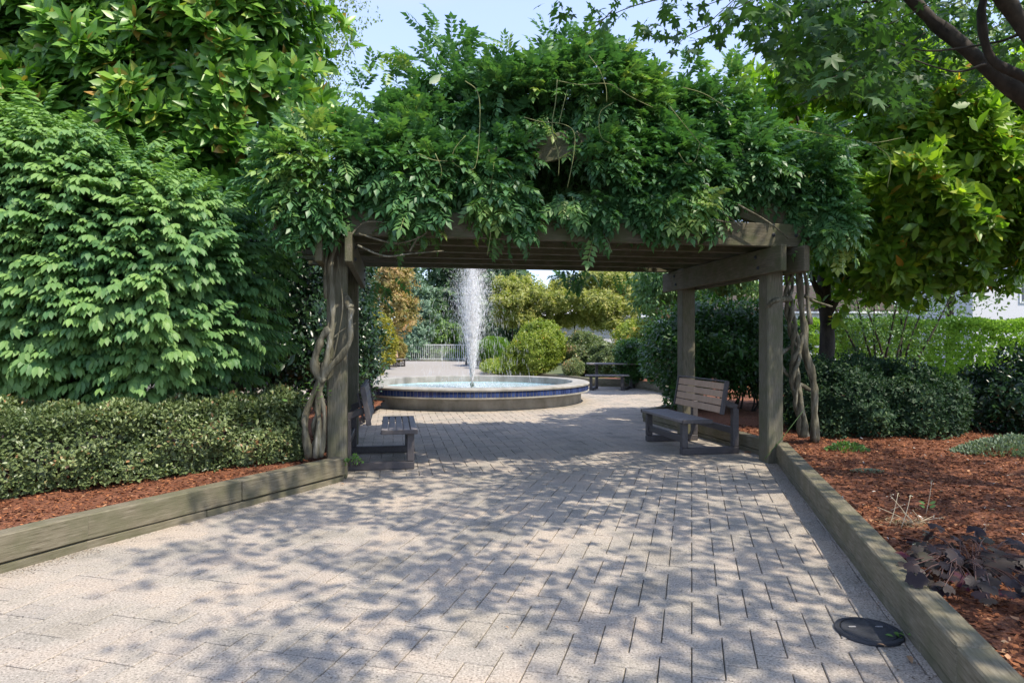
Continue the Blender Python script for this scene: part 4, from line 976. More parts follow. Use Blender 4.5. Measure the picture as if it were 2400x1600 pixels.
# ================================================================== right magnolia
e = shrub('magnolia_tree', 'backlit-tinted magnolia with scattered orange leaves right of the pergola, dark trunk behind the rounded shrub', 'tree', P(1940, 975, 11.5))
poly = [(1735, 250), (1720, 190), (1745, 150), (1790, 210), (1830, 140), (1900, 110), (2030, 130), (2180, 190), (2330, 200), (2560, 180), (2560, 560), (2440, 600), (2360, 610), (2320, 650), (2240, 690), (2150, 715), (2090, 720), (2020, 690), (1960, 700), (1900, 660), (1860, 560), (1900, 450), (1880, 330), (1790, 300)]
pos, nr, nz = mass(poly, 10.6, 1.7, 3000, R=1.3, lump=.38, ls=1.2, seed=13, front=.75, inner=.25, gap=-.85, mg=.1)
core(e, pos, nr, M['magnolia_lit_tint'], .5, .30, 3200)
p, d, u = rosettes(pos, nr, 8, .4, (30, 95)); nn = np.tile(nr, (8, 1)); n = len(p); shade = np.tile(nz, 8); hi = (p[:, 2] > 3.4) * .12  # upper leaves get a lighter tint, sunshine painted into the colour
foliage('crown', e, TL, p, d, u, rng.uniform(.16, .26, n), .44 + .16 * shade + hi + rng.normal(0, .15, n) + .6 * (rng.random(n) < .012), M['magnolia_lit_tint'], 300, 'leaf', nrm=nn)
tube('trunk', e, [P(1940, 985, 11.5), P(1938, 860, 11.5), P(1938, 760, 11.5), P(1930, 660, 11.4), P(1950, 480, 11.2)], .15, .08, M['bark'], 10, 6, .1)
tubes_joined('limbs', e, [([P(1940, 740, 11.5), P(1975, 680, 11.3), P(2060, 560, 10.9), P(2200, 400, 10.6)], .07, .03), ([P(1935, 720, 11.5), P(1900, 640, 11.2), P(1880, 520, 11)], .06, .03), ([P(1945, 600, 11.3), P(2100, 450, 10.8), P(2300, 350, 10.5)], .05, .02), ([P(1948, 560, 11.3), P(1900, 380, 11), P(1850, 220, 10.8)], .05, .02)], M['bark'])

# ================================================================== overhead maple
mp_ = empty('maple_tree', (7.0, 4.4, 0), 'large maple reaching in from the upper right with dark limbs and star-shaped leaves', 'tree')
VIS = [(1245, -40), (1255, 15), (1300, 45), (1370, 95), (1400, 140), (1440, 110), (1455, 60), (1490, 40), (1500, 90), (1520, 110), (1560, 170), (1620, 160), (1660, 130), (1690, 140), (1720, 100), (1790, 130), (1830, 190), (1900, 235), (1980, 240), (2050, 245), (2090, 290), (2130, 310), (2165, 270), (2200, 200), (2290, 235), (2330, 215), (2420, 120), (2420, -60)]
def maple():
    n = 8200; c = np.stack([rng.uniform(-.8, 9.5, n), rng.uniform(-4.5, 8.5, n), rng.uniform(2.9, 8.2, n)], 1)
    Y = np.maximum(c[:, 1], .3); px = CX + c[:, 0] / Y * F; py = HZ - (c[:, 2] - CAMZ) / Y * F; fr = (c[:, 1] > .3) & (px > -150) & (px < 2550) & (py > -45)
    vis = inpoly(px, py, VIS) & (c[:, 1] > 3.6) & (c[:, 1] < 6.6)
    dens = np.where(px > 1780, np.where((px > 2080) & (c[:, 1] < 6), 0., .6), .2); vis &= rng.random(n) < dens
    base = 3.6 + .35 * np.maximum(0, 3.5 - np.abs(c[:, 0] - 6)) * 0 + np.where(c[:, 1] < 1, 1.2, .4)
    offok = (~fr) & (c[:, 2] > base) & (c[:, 0] > np.where(c[:, 1] > 3, .35 + .12 * (c[:, 1] - 3), 1.0 + .3 * (3 - c[:, 1]))) & (noise3(c * [1, 1, .5], 1.7, 41) > -.12) & (c[:, 1] < np.where(c[:, 0] > 7.2, 4.6, 6.8))
    near = (c[:, 1] > -.5) & (c[:, 1] < 3.0) & (c[:, 2] < 4.0); offok &= ~near
    k = offok | vis; c = c[k]
    # extra sprays where the photograph shows a dense leafy fringe
    m = 400; x = rng.uniform(1740, 2420, m); y = rng.uniform(-20, 310, m); q = inpoly(x, y, VIS) & ((x < 2150) | (rng.random(m) < .45)); x, y = x[q], y[q]; YY = np.where((x > 2080) & (y < 260), rng.uniform(6.2, 7.6, len(x)), rng.uniform(4.2, 6.4, len(x)))
    ex = np.stack([(x - CX) / F * YY, YY, CAMZ + (HZ - y) / F * YY], 1)
    m = 110; x = rng.uniform(1240, 1760, m); y = rng.uniform(-30, 190, m); q = inpoly(x, y, VIS) & (rng.random(m) < .75); x, y = x[q], y[q]; YY = rng.uniform(5.6, 7.2, len(x))
    ex2 = np.stack([(x - CX) / F * YY, YY, CAMZ + (HZ - y) / F * YY], 1)
    c = np.concatenate([c, ex, ex2]); n = len(c); K = 9
    a = rng.uniform(0, 6.28, (n, K)); r = rng.uniform(.02, .30, (n, K)); p = c[:, None, :] + np.stack([np.cos(a) * r, np.sin(a) * r, rng.normal(0, .06, (n, K)) - r * .25], 2)
    dd = np.stack([np.cos(a), np.sin(a), np.full((n, K), -.75)], 2) + rng.normal(0, .3, (n, K, 3)); p = p.reshape(-1, 3); dd = norm(dd.reshape(-1, 3))
    N = len(p); up = norm(UP + rnd(N, .35)); ti = .4 + np.repeat(noise3(c, 1.5, 42), K) * .2 + rng.normal(0, .15, N)
    Y = np.maximum(p[:, 1], .3); px = CX + p[:, 0] / Y * F; py = HZ - (p[:, 2] - CAMZ) / Y * F
    bad = (p[:, 1] > .3) & (px > -60) & (px < 2460) & (py > -20) & ~(inpoly(px, py + 22, VIS) | inpoly(px + 15, py + 22, VIS))
    bad |= (px > 1240) & (px < 1760) & (py > 0) & (py < 200) & (noise3(p, .9, 77) < -.15) & (p[:, 1] > .3)
    g = ~bad; foliage('crown', mp_, TM, p[g], dd[g], up[g], rng.uniform(.07, .125, g.sum()), ti[g], M['maple'], 300, 'leaf')
    return c
mc = maple()
limbs = [([(7.0, 4.4, -.05), (6.9, 4.4, 1.2), (6.6, 4.5, 2.2), P(2560, 330, 5.6), P(2400, 225, 5.6), P(2250, 103, 5.6), P(2174, 38, 5.6), P(2100, -40, 5.5), P(1980, -160, 5.4)], .20, .035, 'trunk'),
         ([P(2560, 330, 5.5), P(2420, 195, 5.3), P(2327, 141, 5.3), P(2300, 38, 5.2), P(2310, -60, 5.1), P(2260, -300, 4.9)], .07, .03, 'limb'),
         ([P(2640, 380, 5.6), P(2480, 170, 5.1), P(2400, 62, 5.0), P(2340, -20, 4.9), P(2200, -220, 4.5), (2.6, 3.2, 5.4)], .13, .05, 'limb'),
         ([P(2113, -5, 5.5), P(1990, 10, 5.6), P(1900, 22, 5.8), P(1830, 30, 6.0), P(1700, 60, 6.4)], .020, .006, 'limb'),
         ([P(1990, 8, 5.6), P(1880, -40, 5.6), P(1700, -30, 6.), P(1500, 10, 6.4), P(1380, 60, 6.6)], .016, .005, 'limb'),
         ([P(2400, 76, 5.1), P(2330, 100, 5.3), P(2180, 120, 5.5), P(2100, 100, 5.5)], .02, .006, 'limb'),
         ([P(2310, 150, 5.3), P(2250, 168, 5.3), P(2200, 160, 5.2), P(2140, 140, 5.2)], .018, .006, 'limb'),
         ([(6.7, 4.4, 2.6), (6.0, 2.6, 4.2), (4.6, .6, 5.4), (3.0, -1.4, 6.2)], .10, .04, 'limb'), ([(6.8, 4.3, 2.4), (8.0, 3.2, 4.4), (8.6, 2.0, 6.4)], .10, .04, 'limb'), ([(6.2, 4.6, 3.1), (5.6, 6, 4.8), (4.4, 7.2, 6.2)], .08, .03, 'limb')]
for l, r0, r1, nm in limbs: tube(nm, mp_, l, r0 * (1 if nm == 'trunk' and 0 else .62), r1 * .7, M['bark'], 10, 6, .12)
rr = random.Random(3); tw = []
for c in mc[rr.sample(range(len(mc)), 240)]:
    c = Vector(c); tw.append(([c + Vector((rr.uniform(.1, .5), rr.uniform(-.3, .3), rr.uniform(.05, .3))), c, c + Vector((rr.uniform(-.25, 0), rr.uniform(-.15, .15), -.05))], .006, .002))
tubes_joined('twigs', mp_, tw, M['bark'], 4, 3)

# ================================================================== right side shrubs
e = shrub('rounded_shrub', 'wide dark green rounded shrub right of the vine trunks above the red mulch', 'shrub', (5.3, 9.7, .17))
pos, nr, nz = blobs([((4.95, 9.75, .55), (.85, .8, .66)), ((5.75, 9.7, .52), (.85, .8, .64)), ((5.35, 10.1, .62), (.9, .8, .66)), ((4.65, 10.1, .62), (.6, .6, .58))], 38000, .10, .45, 14, zmin=.17, inner=.1); core(e, pos, nr, M['juniper'], .10, .14, 5000)
d, u = leaves_simple(pos, nr, .8, .3, .8); foliage('foliage', e, TS, pos, d, u, rng.uniform(.04, .065, len(pos)), .35 + .25 * nz + rng.normal(0, .2, len(pos)), M['juniper'])
stems(e, (5.3, 9.7, .12), [(4.8 + .2 * k, 9.5, .6) for k in range(6)], .02, M['bark'], 'stems')
e = shrub('dark_shrub', 'dark glossy shrub cut by the right edge of the picture, behind the grey-green ground plants', 'shrub', (7.5, 9.6, .17))
pos, nr, nz = blobs([((7.8, 9.7, .65), (.95, .9, .75)), ((8.6, 9.6, .85), (.9, .9, 1.0)), ((7.0, 10.0, .5), (.4, .5, .5))], 14000, .12, .5, 15, zmin=.17); core(e, pos, nr, M['dark'], .12, .2, 3000)
d, u = leaves_simple(pos, nr, .8, .1, .7); foliage('foliage', e, TL, pos, d, u, rng.uniform(.05, .09, len(pos)), .45 + .25 * nz + rng.normal(0, .2, len(pos)), M['dark'])
stems(e, (7.6, 9.7, .12), [(7.1 + .2 * k, 9.5, .6) for k in range(6)], .02, M['bark'], 'stems')
e = shrub('laurel_shrub', 'leafy dark laurel thicket behind the tan-backed bench, bare stems below', 'shrub', (4.3, 12.9, .17))
poly = [(1495, 830), (1510, 770), (1535, 735), (1570, 715), (1640, 700), (1700, 695), (1800, 715), (1880, 780), (1880, 900), (1800, 925), (1760, 930), (1700, 925), (1650, 915), (1620, 940), (1590, 962), (1565, 945), (1530, 880)]
pos, nr, nz = mass(poly, 13.3, 1.1, 9500, R=.8, lump=.14, ls=.7, seed=16); core(e, pos, nr, M['laurel'], .25, .24, 3500); d, u = leaves_simple(pos, nr, .8, -.1, .7)
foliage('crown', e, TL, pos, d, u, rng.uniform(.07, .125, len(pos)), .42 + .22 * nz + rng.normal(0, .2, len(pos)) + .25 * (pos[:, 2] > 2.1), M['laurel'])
lst = []
for k in range(22):
    x = 3.1 + 2.3 * k / 21; b = Vector((x + random.uniform(-.1, .1), 13 + random.uniform(-.4, .4), .14)); lst.append(([b, b + Vector((random.uniform(-.15, .15), 0, .35)), b + Vector((random.uniform(-.35, .35), random.uniform(-.2, .2), .95))], .022, .012))
tubes_joined('stems', e, lst, M['bark'])
e = shrub('drooping_evergreen', 'drooping dark green tree behind the laurel, above the small brown shelter', 'tree', (5.0, 19.5, .17))
poly = [(1482, 720), (1478, 670), (1500, 600), (1560, 560), (1760, 560), (1780, 690), (1700, 715), (1640, 700), (1600, 735), (1560, 735), (1520, 742)]
pos, nr, nz = mass(poly, 19, 1.3, 7000, R=.9, lump=.25, ls=.8, seed=17); core(e, pos, nr, M['midgreen'], .3, .35, 2000); d = norm(nr * .5 - UP * .7 + rnd(len(pos), .35))
foliage('crown', e, TL, pos, d, norm(nr + rnd(len(pos), .4)), rng.uniform(.10, .17, len(pos)), .4 + .25 * nz + rng.normal(0, .2, len(pos)), M['midgreen'])
tube('trunk', e, [(5.6, 19.5, .1), (5.6, 19.5, 3.6)], .11, .08, M['bark'])
e = shrub('tall_bright_hedge', 'tall bright green clipped cedar hedge in front of the houses on the right', 'hedge', (14, 19.4, .17))
pos, nr, nz = boxhedge((6.5, 19.6), (24, 18.9), 1.1, .2, 2.12, 42000, .10, .9, 18); core(e, pos, nr, M['brighthedge'], .12, .24, 8000); d = norm(nr * .5 + UP * .5 + rnd(len(pos), .5))
foliage('foliage', e, TS, pos, d, norm(nr + rnd(len(pos), .5)), rng.uniform(.06, .11, len(pos)), .5 + .28 * noise3(pos * [1, 1, .3], 1.2, 19) + rng.normal(0, .15, len(pos)), M['brighthedge'])
e = shrub('young_tree', 'thin multi-stemmed young tree with sparse leaves before the bright hedge', 'tree', (8.2, 14.5, .17))
lst = []; tips = []
for k in range(9):
    b = Vector((8.1 + random.uniform(-.25, .3), 14.4, .15)); t = Vector((6.9 + .33 * k, 14.3 + random.uniform(-.5, .5), 2.7 + random.uniform(-.2, .3))); m_ = b.lerp(t, .45) + Vector((random.uniform(-.15, .15), 0, .1)); lst.append(([b, m_, t], .035, .012))
    for j in range(26): tips.append(tuple(b.lerp(t, random.uniform(.35, 1.1)) + Vector((random.gauss(0, .28), random.gauss(0, .28), random.gauss(0, .25)))))
tubes_joined('trunk', e, lst, M['bark']); tips = np.repeat(np.array(tips), 16, 0) + rnd(len(tips) * 16, .11); d, u = leaves_simple(tips, norm(rnd(len(tips))), .8, 0, .5)
foliage('crown', e, TL, tips, d, u, rng.uniform(.06, .11, len(tips)), .5 + rng.normal(0, .2, len(tips)), M['midgreen'])
e = shrub('airy_tree', 'pale airy small-leaved tree hanging in front of the grey house wall', 'tree', (14.2, 21.5, .17))
poly = [(1980, -220), (2600, -220), (2600, 560), (2440, 640), (2400, 665), (2380, 640), (2350, 650), (2330, 690), (2290, 735), (2240, 750), (2200, 700), (2150, 640), (2000, 400)]
pos, nr, nz = mass(poly, 21.5, 2.2, 17000, R=1.6, lump=.6, ls=1.6, seed=20, gap=-.8); core(e, pos, nr, M['paleleaf'], .5, .35, 2500); d = norm(nr * .4 - UP * .5 + rnd(len(pos), .6))
foliage('crown', e, TS, pos, d, norm(nr + rnd(len(pos), .5)), rng.uniform(.10, .17, len(pos)), .5 + .2 * nz + rng.normal(0, .2, len(pos)), M['paleleaf'])
tube('trunk', e, [(14.2, 21.5, .1), (14.3, 21.5, 5), (14.5, 21.5, 9)], .12, .08, M['bark'])
e = shrub('corner_conifer', 'dark green tree filling the space behind the maple limbs at the right edge', 'tree', (13.5, 17, .17))
poly = [(2330, 180), (2420, 150), (2700, 120), (2700, 420), (2440, 440), (2360, 420), (2320, 300)]
pos, nr, nz = mass(poly, 17, 1.4, 6000, lump=.4, ls=1.2, seed=21); core(e, pos, nr, M['fargreen'], .4, .5, 1500); d, u = leaves_simple(pos, nr, .8, -.2, .6)
foliage('crown', e, TL, pos, d, u, rng.uniform(.12, .2, len(pos)), .3 + .25 * nz + rng.normal(0, .2, len(pos)), M['fargreen'])
tube('trunk', e, [(15, 17, .1), (15, 17, 6)], .2, .1, M['bark'])
# low grey green ground plants
def groundplant(name, label, c, r, n, mat, size=(.03, .06), h=.14, tpl=TS, group=None):
    e = shrub(name, label, 'plant', (c[0], c[1], .17), group); k = n; a = rng.uniform(0, 6.28, k); q = np.sqrt(rng.random(k)); x = c[0] + r[0] * q * np.cos(a); y = c[1] + r[1] * q * np.sin(a)
    z = .18 + h * (1 - q ** 2) * (.5 + .5 * rng.random(k)); p = np.stack([x, y, z], 1); d = norm(np.stack([np.cos(a) * q, np.sin(a) * q, .9 + 0 * q], 1) + rnd(k, .4))
    foliage('foliage', e, tpl, p, d, norm(rnd(k)), rng.uniform(*size, k), .5 + rng.normal(0, .2, k), mat, kind='stuff')
    lst = []
    for j in range(14): b = Vector((c[0] + random.uniform(-1, 1) * r[0] * .6, c[1] + random.uniform(-1, 1) * r[1] * .6, .16)); lst.append(([b, b + Vector((random.uniform(-.05, .05), 0, h * .8))], .004, .002))
    tubes_joined('stems', e, lst, M['bark'], 4, 2); return e
groundplant('ground_cover_plant', 'silvery grey-green spreading plant in the mulch at the right edge', (6.0, 7.85), (.75, .32), 3200, M['sage'], h=.2)
groundplant('ground_cover_plant', 'small silvery green clump in the mulch at the foot of the wide rounded shrub', (4.05, 8.0), (.24, .14), 300, M['midgreen'], (.03, .06), h=.10)
groundplant('ground_cover_plant', 'mossy yellow-green patch of creeping plant near the right edging, in the red mulch', (3.62, 6.75), (.17, .09), 260, M['sage'], (.010, .022), h=.02)
groundplant('weed_tuft', 'tiny weed tuft by the foot of the left front post', (W(-.42, 7.32, 0).x, W(-.42, 7.32, 0).y), (.10, .06), 90, M['weed'], (.02, .045), h=.10)

# ================================================================== coral bells and dried stems
e = shrub('coral_bells', 'purple-leaved coral bells sprawling over the mulch at lower right', 'plant', G(2270, 1330, .17))
TR = [T_round()]; lp_ = []
hp = [(2195, 1222, .105), (2285, 1232, .11), (2150, 1255, .10), (2120, 1285, .09), (2165, 1345, .13), (2215, 1270, .11), (2245, 1290, .11), (2330, 1285, .15), (2300, 1262, .09), (2385, 1262, .09), (2360, 1300, .10), (2180, 1300, .10), (2260, 1340, .11), (2310, 1345, .11), (2395, 1330, .10), (2345, 1370, .11), (2225, 1335, .09), (2140, 1312, .08), (2280, 1305, .09), (2200, 1355, .10), (2370, 1345, .09), (2320, 1322, .10), (2250, 1255, .09), (2395, 1290, .10), (2235, 1315, .10), (2175, 1268, .09), (2300, 1375, .08), (2420, 1370, .1), (2430, 1300, .12)]
hp = hp + [(x + random.uniform(-26, 26), y + random.uniform(-16, 22), s * random.uniform(.7, .95)) for x, y, s in hp for _ in (0, 1)]
pp_, dd_, uu_, ss_, tt_ = [], [], [], [], []; lst = []
cbase = G(2270, 1330, .17)
for i, (x, y, s) in enumerate(hp):
    z = .24 + random.uniform(0, .07); p = G(x, y + 12, z); out = Vector((p.x - cbase.x, p.y - cbase.y, 0)); out = out.normalized() if out.length > .02 else Vector((0, -1, 0))
    d = Vector((out.x * .8 + random.gauss(0, .4), out.y * .6 - .25 + random.gauss(0, .3), -.15 + random.gauss(0, .15)))
    pp_.append(tuple(p)); dd_.append(tuple(d)); uu_.append((random.gauss(0, .25), -.45 + random.gauss(0, .25), 1)); ss_.append(s * .92); tt_.append(random.choice([.1, .3, .45, .5, .58, .2, .4, .55, .35, .62, .15, .25]) if i not in (12, 15, 3) else (.97 if i != 3 else .86))
    b = Vector((cbase.x + random.uniform(-.08, .08) + out.x * .06, cbase.y + random.uniform(-.05, .05), .17)); lst.append(([b, b.lerp(p, .5) + Vector((0, 0, .05)), p], .0035, .0025))
foliage('foliage', e, TR, np.array(pp_), norm(np.array(dd_)), norm(np.array(uu_)), np.array(ss_), np.array(tt_), M['heuchera'], 300, 'leaf')
tubes_joined('leaf_stalks', e, lst, solid('reddish stalk', (.09, .045, .035), .6), 5, 3)
e = shrub('dried_flower_stems', 'pale dried flower stalks with tiny seed heads beside the purple plant', 'plant', G(2145, 1240, .17)); sm = solid('dry straw stem', (.52, .44, .30), .7); lst = []; heads = []
for (x0, y0, x1, y1) in ((2085, 1232, 2105, 1155), (2112, 1238, 2134, 1160), (2142, 1232, 2086, 1160), (2145, 1230, 2058, 1188), (2142, 1228, 2118, 1200), (2170, 1205, 2184, 1125), (2155, 1222, 2140, 1196), (2190, 1322, 2140, 1278), (2176, 1290, 2173, 1268), (2150, 1222, 2210, 1212), (2088, 1195, 2118, 1182), (2150, 1225, 2190, 1208), (2306, 1250, 2310, 1228)):
    a = G(x0, y0, .18); b = P(x1, y1, a.y + random.uniform(-.06, .04)); b.z = max(b.z, .2); lst.append(([a, a.lerp(b, .5) + Vector((.006, 0, .004)), b], .0028, .0018))
    for k in range(5): heads.append(tuple(b + Vector((random.gauss(0, .010), random.gauss(0, .008), random.gauss(-.006, .012)))))
tubes_joined('stalks', e, lst, sm, 5, 3); hd = np.array(heads)
foliage('seed_heads', e, TS, hd, norm(rnd(len(hd))), norm(rnd(len(hd))), rng.uniform(.008, .014, len(hd)), .99, leaf_mat('seed head', [(0, (.6, .55, .45)), (1, (.75, .72, .62))], trans=.2), kind=None)
n = 260; p = np.stack([rng.normal(2.84, .09, n), rng.normal(4.78, .07, n), rng.uniform(.18, .21, n)], 1); a = rng.uniform(0, 6.28, n)
foliage('dry_tuft', e, [(np.array([(-.02, 0, 0), (.02, 0, 0), (0, 1, 0)]), np.array([(0, 1, 2)]), np.zeros(3))], p, norm(np.stack([np.cos(a), np.sin(a), rng.uniform(.1, .5, n)], 1)), norm(UP + rnd(n, .5)), rng.uniform(.03, .08, n), .5, leaf_mat('dry grass', [(0, (.4, .33, .2)), (1, (.55, .47, .3))], trans=.2))
pp_ = [tuple(G(2168, 1200, .19)), tuple(G(2178, 1200, .19))]; pp_ = [(p[0], p[1], .255) for p in pp_]
for k, dx in ((0, -1), (1, 1), (0, -.8), (1, .9)):
    mes = fastmesh('leaf', TL[0][0], TL[0][1], M['weed'], np.full(len(TL[0][0]), .5)); q = Vector(pp_[k]) + Vector((0, 0, .0 if abs(dx) == 1 else -.03))
    Rm = frames(np.array([[dx, -.2, .5]]), np.array([[0, -1., .6]]))[0]; obj('leaf', mes, e, Matrix([[float(Rm[r][c_]) * .055 for c_ in range(3)] + [q[r]] for r in range(3)] + [[0, 0, 0, 1]]))

# weed beside the drain lid, weed by right post
def weed(label, base, n, h, size, spread):
    e = shrub('weed', label, 'plant', base); a = rng.uniform(0, 6.28, n); p = np.stack([base[0] + rng.normal(0, spread, n), base[1] + rng.normal(0, spread * .5, n), base[2] + rng.random(n) * h], 1)
    d = norm(np.stack([np.cos(a), np.sin(a), .3 + 0 * a], 1)); foliage('leaves', e, TL, p, d, norm(UP + rnd(n, .3)), rng.uniform(*size, n), .6 + rng.normal(0, .15, n), M['weed'], n, 'leaf')
    tubes_joined('stem', e, [([Vector(base), Vector(base) + Vector((spread, 0, h))], .003, .002)], M['weed'], 4, 2)
weed('small green weed growing at the edge of the round drain lid', tuple(G(2102, 1492, 0)), 9, .03, (.03, .055), .03)
weed('thin green shoots sprouting at the foot of the right front post', (3.42, 8.45, .3), 34, .35, (.03, .06), .10)
weed('green shoots at the base of the left vine stems', (W(-.85, 7.2, .5)[0], W(-.85, 7.2, .5)[1], .85), 30, .22, (.04, .07), .09)
tube('arching_shoot', empty('arching_shoot', (3.2, 8.2, 0), 'long thin green shoot leaning across the right front post foot', 'plant'), [P(1792, 1075, 8.0), P(1830, 1030, 8.0), P(1865, 985, 8.1), P(1893, 948, 8.3)], .004, .003, M['weed'], 5)

# fallen leaves on the paving
fl = fastmesh('fallen_leaf', TM[0][0], TM[0][1], M['dryleaf'], np.full(len(TM[0][0]), .3)); fl2 = fastmesh('fallen_leaf', TL[1][0], TL[1][1], M['dryleaf'], np.full(len(TL[1][0]), .7))
spots = [(2128, 1535, 'reddish fallen leaf on the pavers below the drain lid', .075), (2055, 1508, 'small tan fallen leaf touching the drain lid front', .045), (806, 1134, 'reddish fallen leaf at the foot of the left front post', .06), (1752, 1060, 'orange fallen leaf beside the rear foot of the tan-backed bench', .10)]
for x, y, lb, s in spots:
    q = G(x, y, .012); o = obj('fallen_leaf', fl2 if s < .08 else fl, None, Matrix.Translation(q) @ Matrix.Rotation(random.uniform(0, 6), 4, 'Z') @ Matrix.Rotation(.25, 4, 'X') @ Matrix.Scale(s, 4)); tag(o, lb, 'leaf', 'fallen leaves on the paving')
for k in range(26):
    x = random.uniform(-3, 2.3); y = random.uniform(3.2, 9.5)
    if not in_plaza(x - .25, y) or not in_plaza(x + .3, y): continue
    o = obj('fallen_leaf', fl2, None, Matrix.Translation((x, y, .008)) @ Matrix.Rotation(random.uniform(0, 6), 4, 'Z') @ Matrix.Rotation(.2, 4, 'X') @ Matrix.Scale(random.uniform(.012, .03), 4)); tag(o, 'tiny brown scrap of leaf lying on the open paving', 'leaf', 'tiny leaf scraps on the paving')
n = 160; x = rng.uniform(1.8, 6.5, n); y = rng.uniform(3.2, 9.3, n); m = inpoly(x, y, RBP); x, y = x[m], y[m]; n = len(x)
o = foliage('pale_petals', None, TL[:1], np.stack([x, y, np.full(n, .205)], 1), norm(rnd(n) * [1, 1, .2]), norm(UP + rnd(n, .4)), rng.uniform(.02, .045, n), .5, leaf_mat('pale scrap', [(0, (.4, .38, .33)), (1, (.6, .58, .52))], trans=.1)); tag(o, 'pale dried petals and leaf scraps scattered over the red mulch', 'petals', kind='stuff')

n = 3200; t_ = rng.random(n)
kx = KR0.x + (KR1.x - KR0.x) * t_ - np.abs(rng.normal(.02, .10, n)); ky = KR0.y + (KR1.y - KR0.y) * t_
x = np.concatenate([kx, rng.uniform(-3, 2.6, 1500)]); y = np.concatenate([ky, rng.uniform(2.6, 9.5, 1500)])
u_ = rng.random(1200); i_ = rng.integers(1, 4, 1200); A_ = np.array([tuple(p) for p in KL]); q_ = A_[i_] + (A_[np.minimum(i_ + 1, 4)] - A_[i_]) * u_[:, None]; x = np.concatenate([x, q_[:, 0] + np.abs(rng.normal(.02, .09, 1200))]); y = np.concatenate([y, q_[:, 1]])
k_ = np.array([in_plaza(a - .12, b) and in_plaza(a + .12, b) or in_plaza(a, b) for a, b in zip(x, y)]); x, y = x[k_], y[k_]; n = len(x); a = rng.uniform(0, 6.28, n)
o = foliage('litter', None, TS, np.stack([x, y, np.full(n, .003)], 1), norm(np.stack([np.cos(a), np.sin(a), rng.uniform(0, .3, n)], 1)), norm(UP + rnd(n, .3)), rng.uniform(.004, .014, n), rng.random(n), leaf_mat('litter', [(0, (.05, .035, .02)), (.6, (.16, .10, .06)), (1, (.38, .32, .22))], trans=0.)); tag(o, 'fine bark crumbs and leaf litter gathered on the paving along the edgings', 'litter', kind='stuff')
jb = empty('junction_box', P(752, 1046, 7.25), 'small grey electrical box among the vine stems at the left post foot', 'electrical box'); q = P(752, 1046, 7.25)
beam('box', jb, q + Vector((0, 0, -.07)), q + Vector((0, 0, .07)), .06, .05, M['cardgrey'], up=(0, 1, 0)); beam('cover', jb, q + Vector((0, -.028, -.06)), q + Vector((0, -.028, .06)), .052, .006, M['cardgrey'], up=(0, 1, 0), bev=0)

# ================================================================== background planting seen through the pergola
def bb(px0, px1, py0, py1, Y, dy=None):
    """ellipsoid spanning the given outline at distance Y"""
    a = P(px0, py0, Y); b = P(px1, py1, Y); c = (a + b) / 2; rx = abs(b.x - a.x) / 2; rz = abs(a.z - b.z) / 2; return ((c.x, Y, c.z), (rx, dy or rx, rz))
def bgplant(name, label, cat, bl, n, size, mat, seed, tpl=TS, lump=.12, ls=.7, bias=0., group=None, droop=0., trunk=None, inner=.1, tint_amp=.25):
    e = shrub(name, label, cat, (bl[0][0][0], bl[0][0][1], 0), group)
    if cat == 'tree': lump *= 1.5; gap = -1.0
    else: gap = None
    pos, nr, nz = blobs(bl, n, lump, ls, seed, zmin=.16, inner=inner, gap=gap); pos = pos + nr * (noise3(pos, ls * .45, seed + 7) * lump * .6)[:, None]; d, u = leaves_simple(pos, nr, .8, .2, .7, droop)
    foliage('crown', e, tpl, pos, d, u, rng.uniform(*size, len(pos)), .45 + bias + tint_amp * nz + rng.normal(0, .18, len(pos)), mat)
    core(e, pos, nr, mat, max(.12, min(r_[1][0] for r_ in bl) * .12), size[1] * 2.6, int(n * .22))
    c, r = bl[0]; t = trunk or (.05 if r[2] < 1.5 else .12)
    tube('trunk', e, [(c[0], c[1], .0), (c[0] + .05, c[1], max(c[2] * .6, .3)), (c[0], c[1], c[2])], t, t * .6, M['bark'], 7)
    return e
gS = 'clipped shrubs behind the fountain'
bgplant('round_shrub', 'big yellow-green ball shaped shrub right behind the fountain rim', 'shrub', [bb(1205, 1325, 750, 872, 26.8), bb(1198, 1300, 775, 880, 26.3)], 15000, (.06, .10), M['yellowgreen'], 51, lump=.10, group=gS)
bgplant('round_shrub', 'small dark shrub tucked at the left foot of the big yellow-green ball', 'shrub', [bb(1176, 1222, 808, 878, 26.0)], 4000, (.05, .09), M['yellowgreen'], 52, bias=-.2, group=gS)
bgplant('round_shrub', 'little grey-green ball shrub between the fountain rim and the picnic table', 'shrub', [bb(1317, 1370, 840, 885, 24.6)], 4500, (.035, .06), M['box'], 53, lump=.04, bias=.2, group=gS)
bgplant('round_shrub', 'domed mid-green clipped shrub just right of the big yellow-green ball', 'shrub', [bb(1312, 1426, 778, 880, 27.4)], 11000, (.06, .10), M['box'], 54, bias=.12, group=gS)
bgplant('round_shrub', 'lower grey-green clipped shrub above the picnic table', 'shrub', [bb(1380, 1462, 804, 880, 26.2)], 7000, (.05, .09), M['box'], 55, bias=.05, group=gS)
bgplant('round_shrub', 'pale cream-green domed shrub behind the picnic table, below the brown shelter', 'shrub', [bb(1435, 1535, 748, 850, 29.5), bb(1480, 1580, 745, 850, 30)], 10000, (.06, .11), M['yellowgreen'], 56, bias=.25, group=gS)
bgplant('round_shrub', 'bright green smooth clipped dome left of the yellow-green ball', 'shrub', [bb(1112, 1202, 790, 856, 37.5)], 14000, (.06, .10), M['clipped'], 57, lump=.05, group=gS)
bgplant('dark_shrub', 'dark green shrub between the picnic table and the laurel thicket', 'shrub', [bb(1440, 1530, 795, 895, 21.5), bb(1500, 1600, 780, 900, 20.5)], 9000, (.07, .12), M['laurel'], 58, TL)
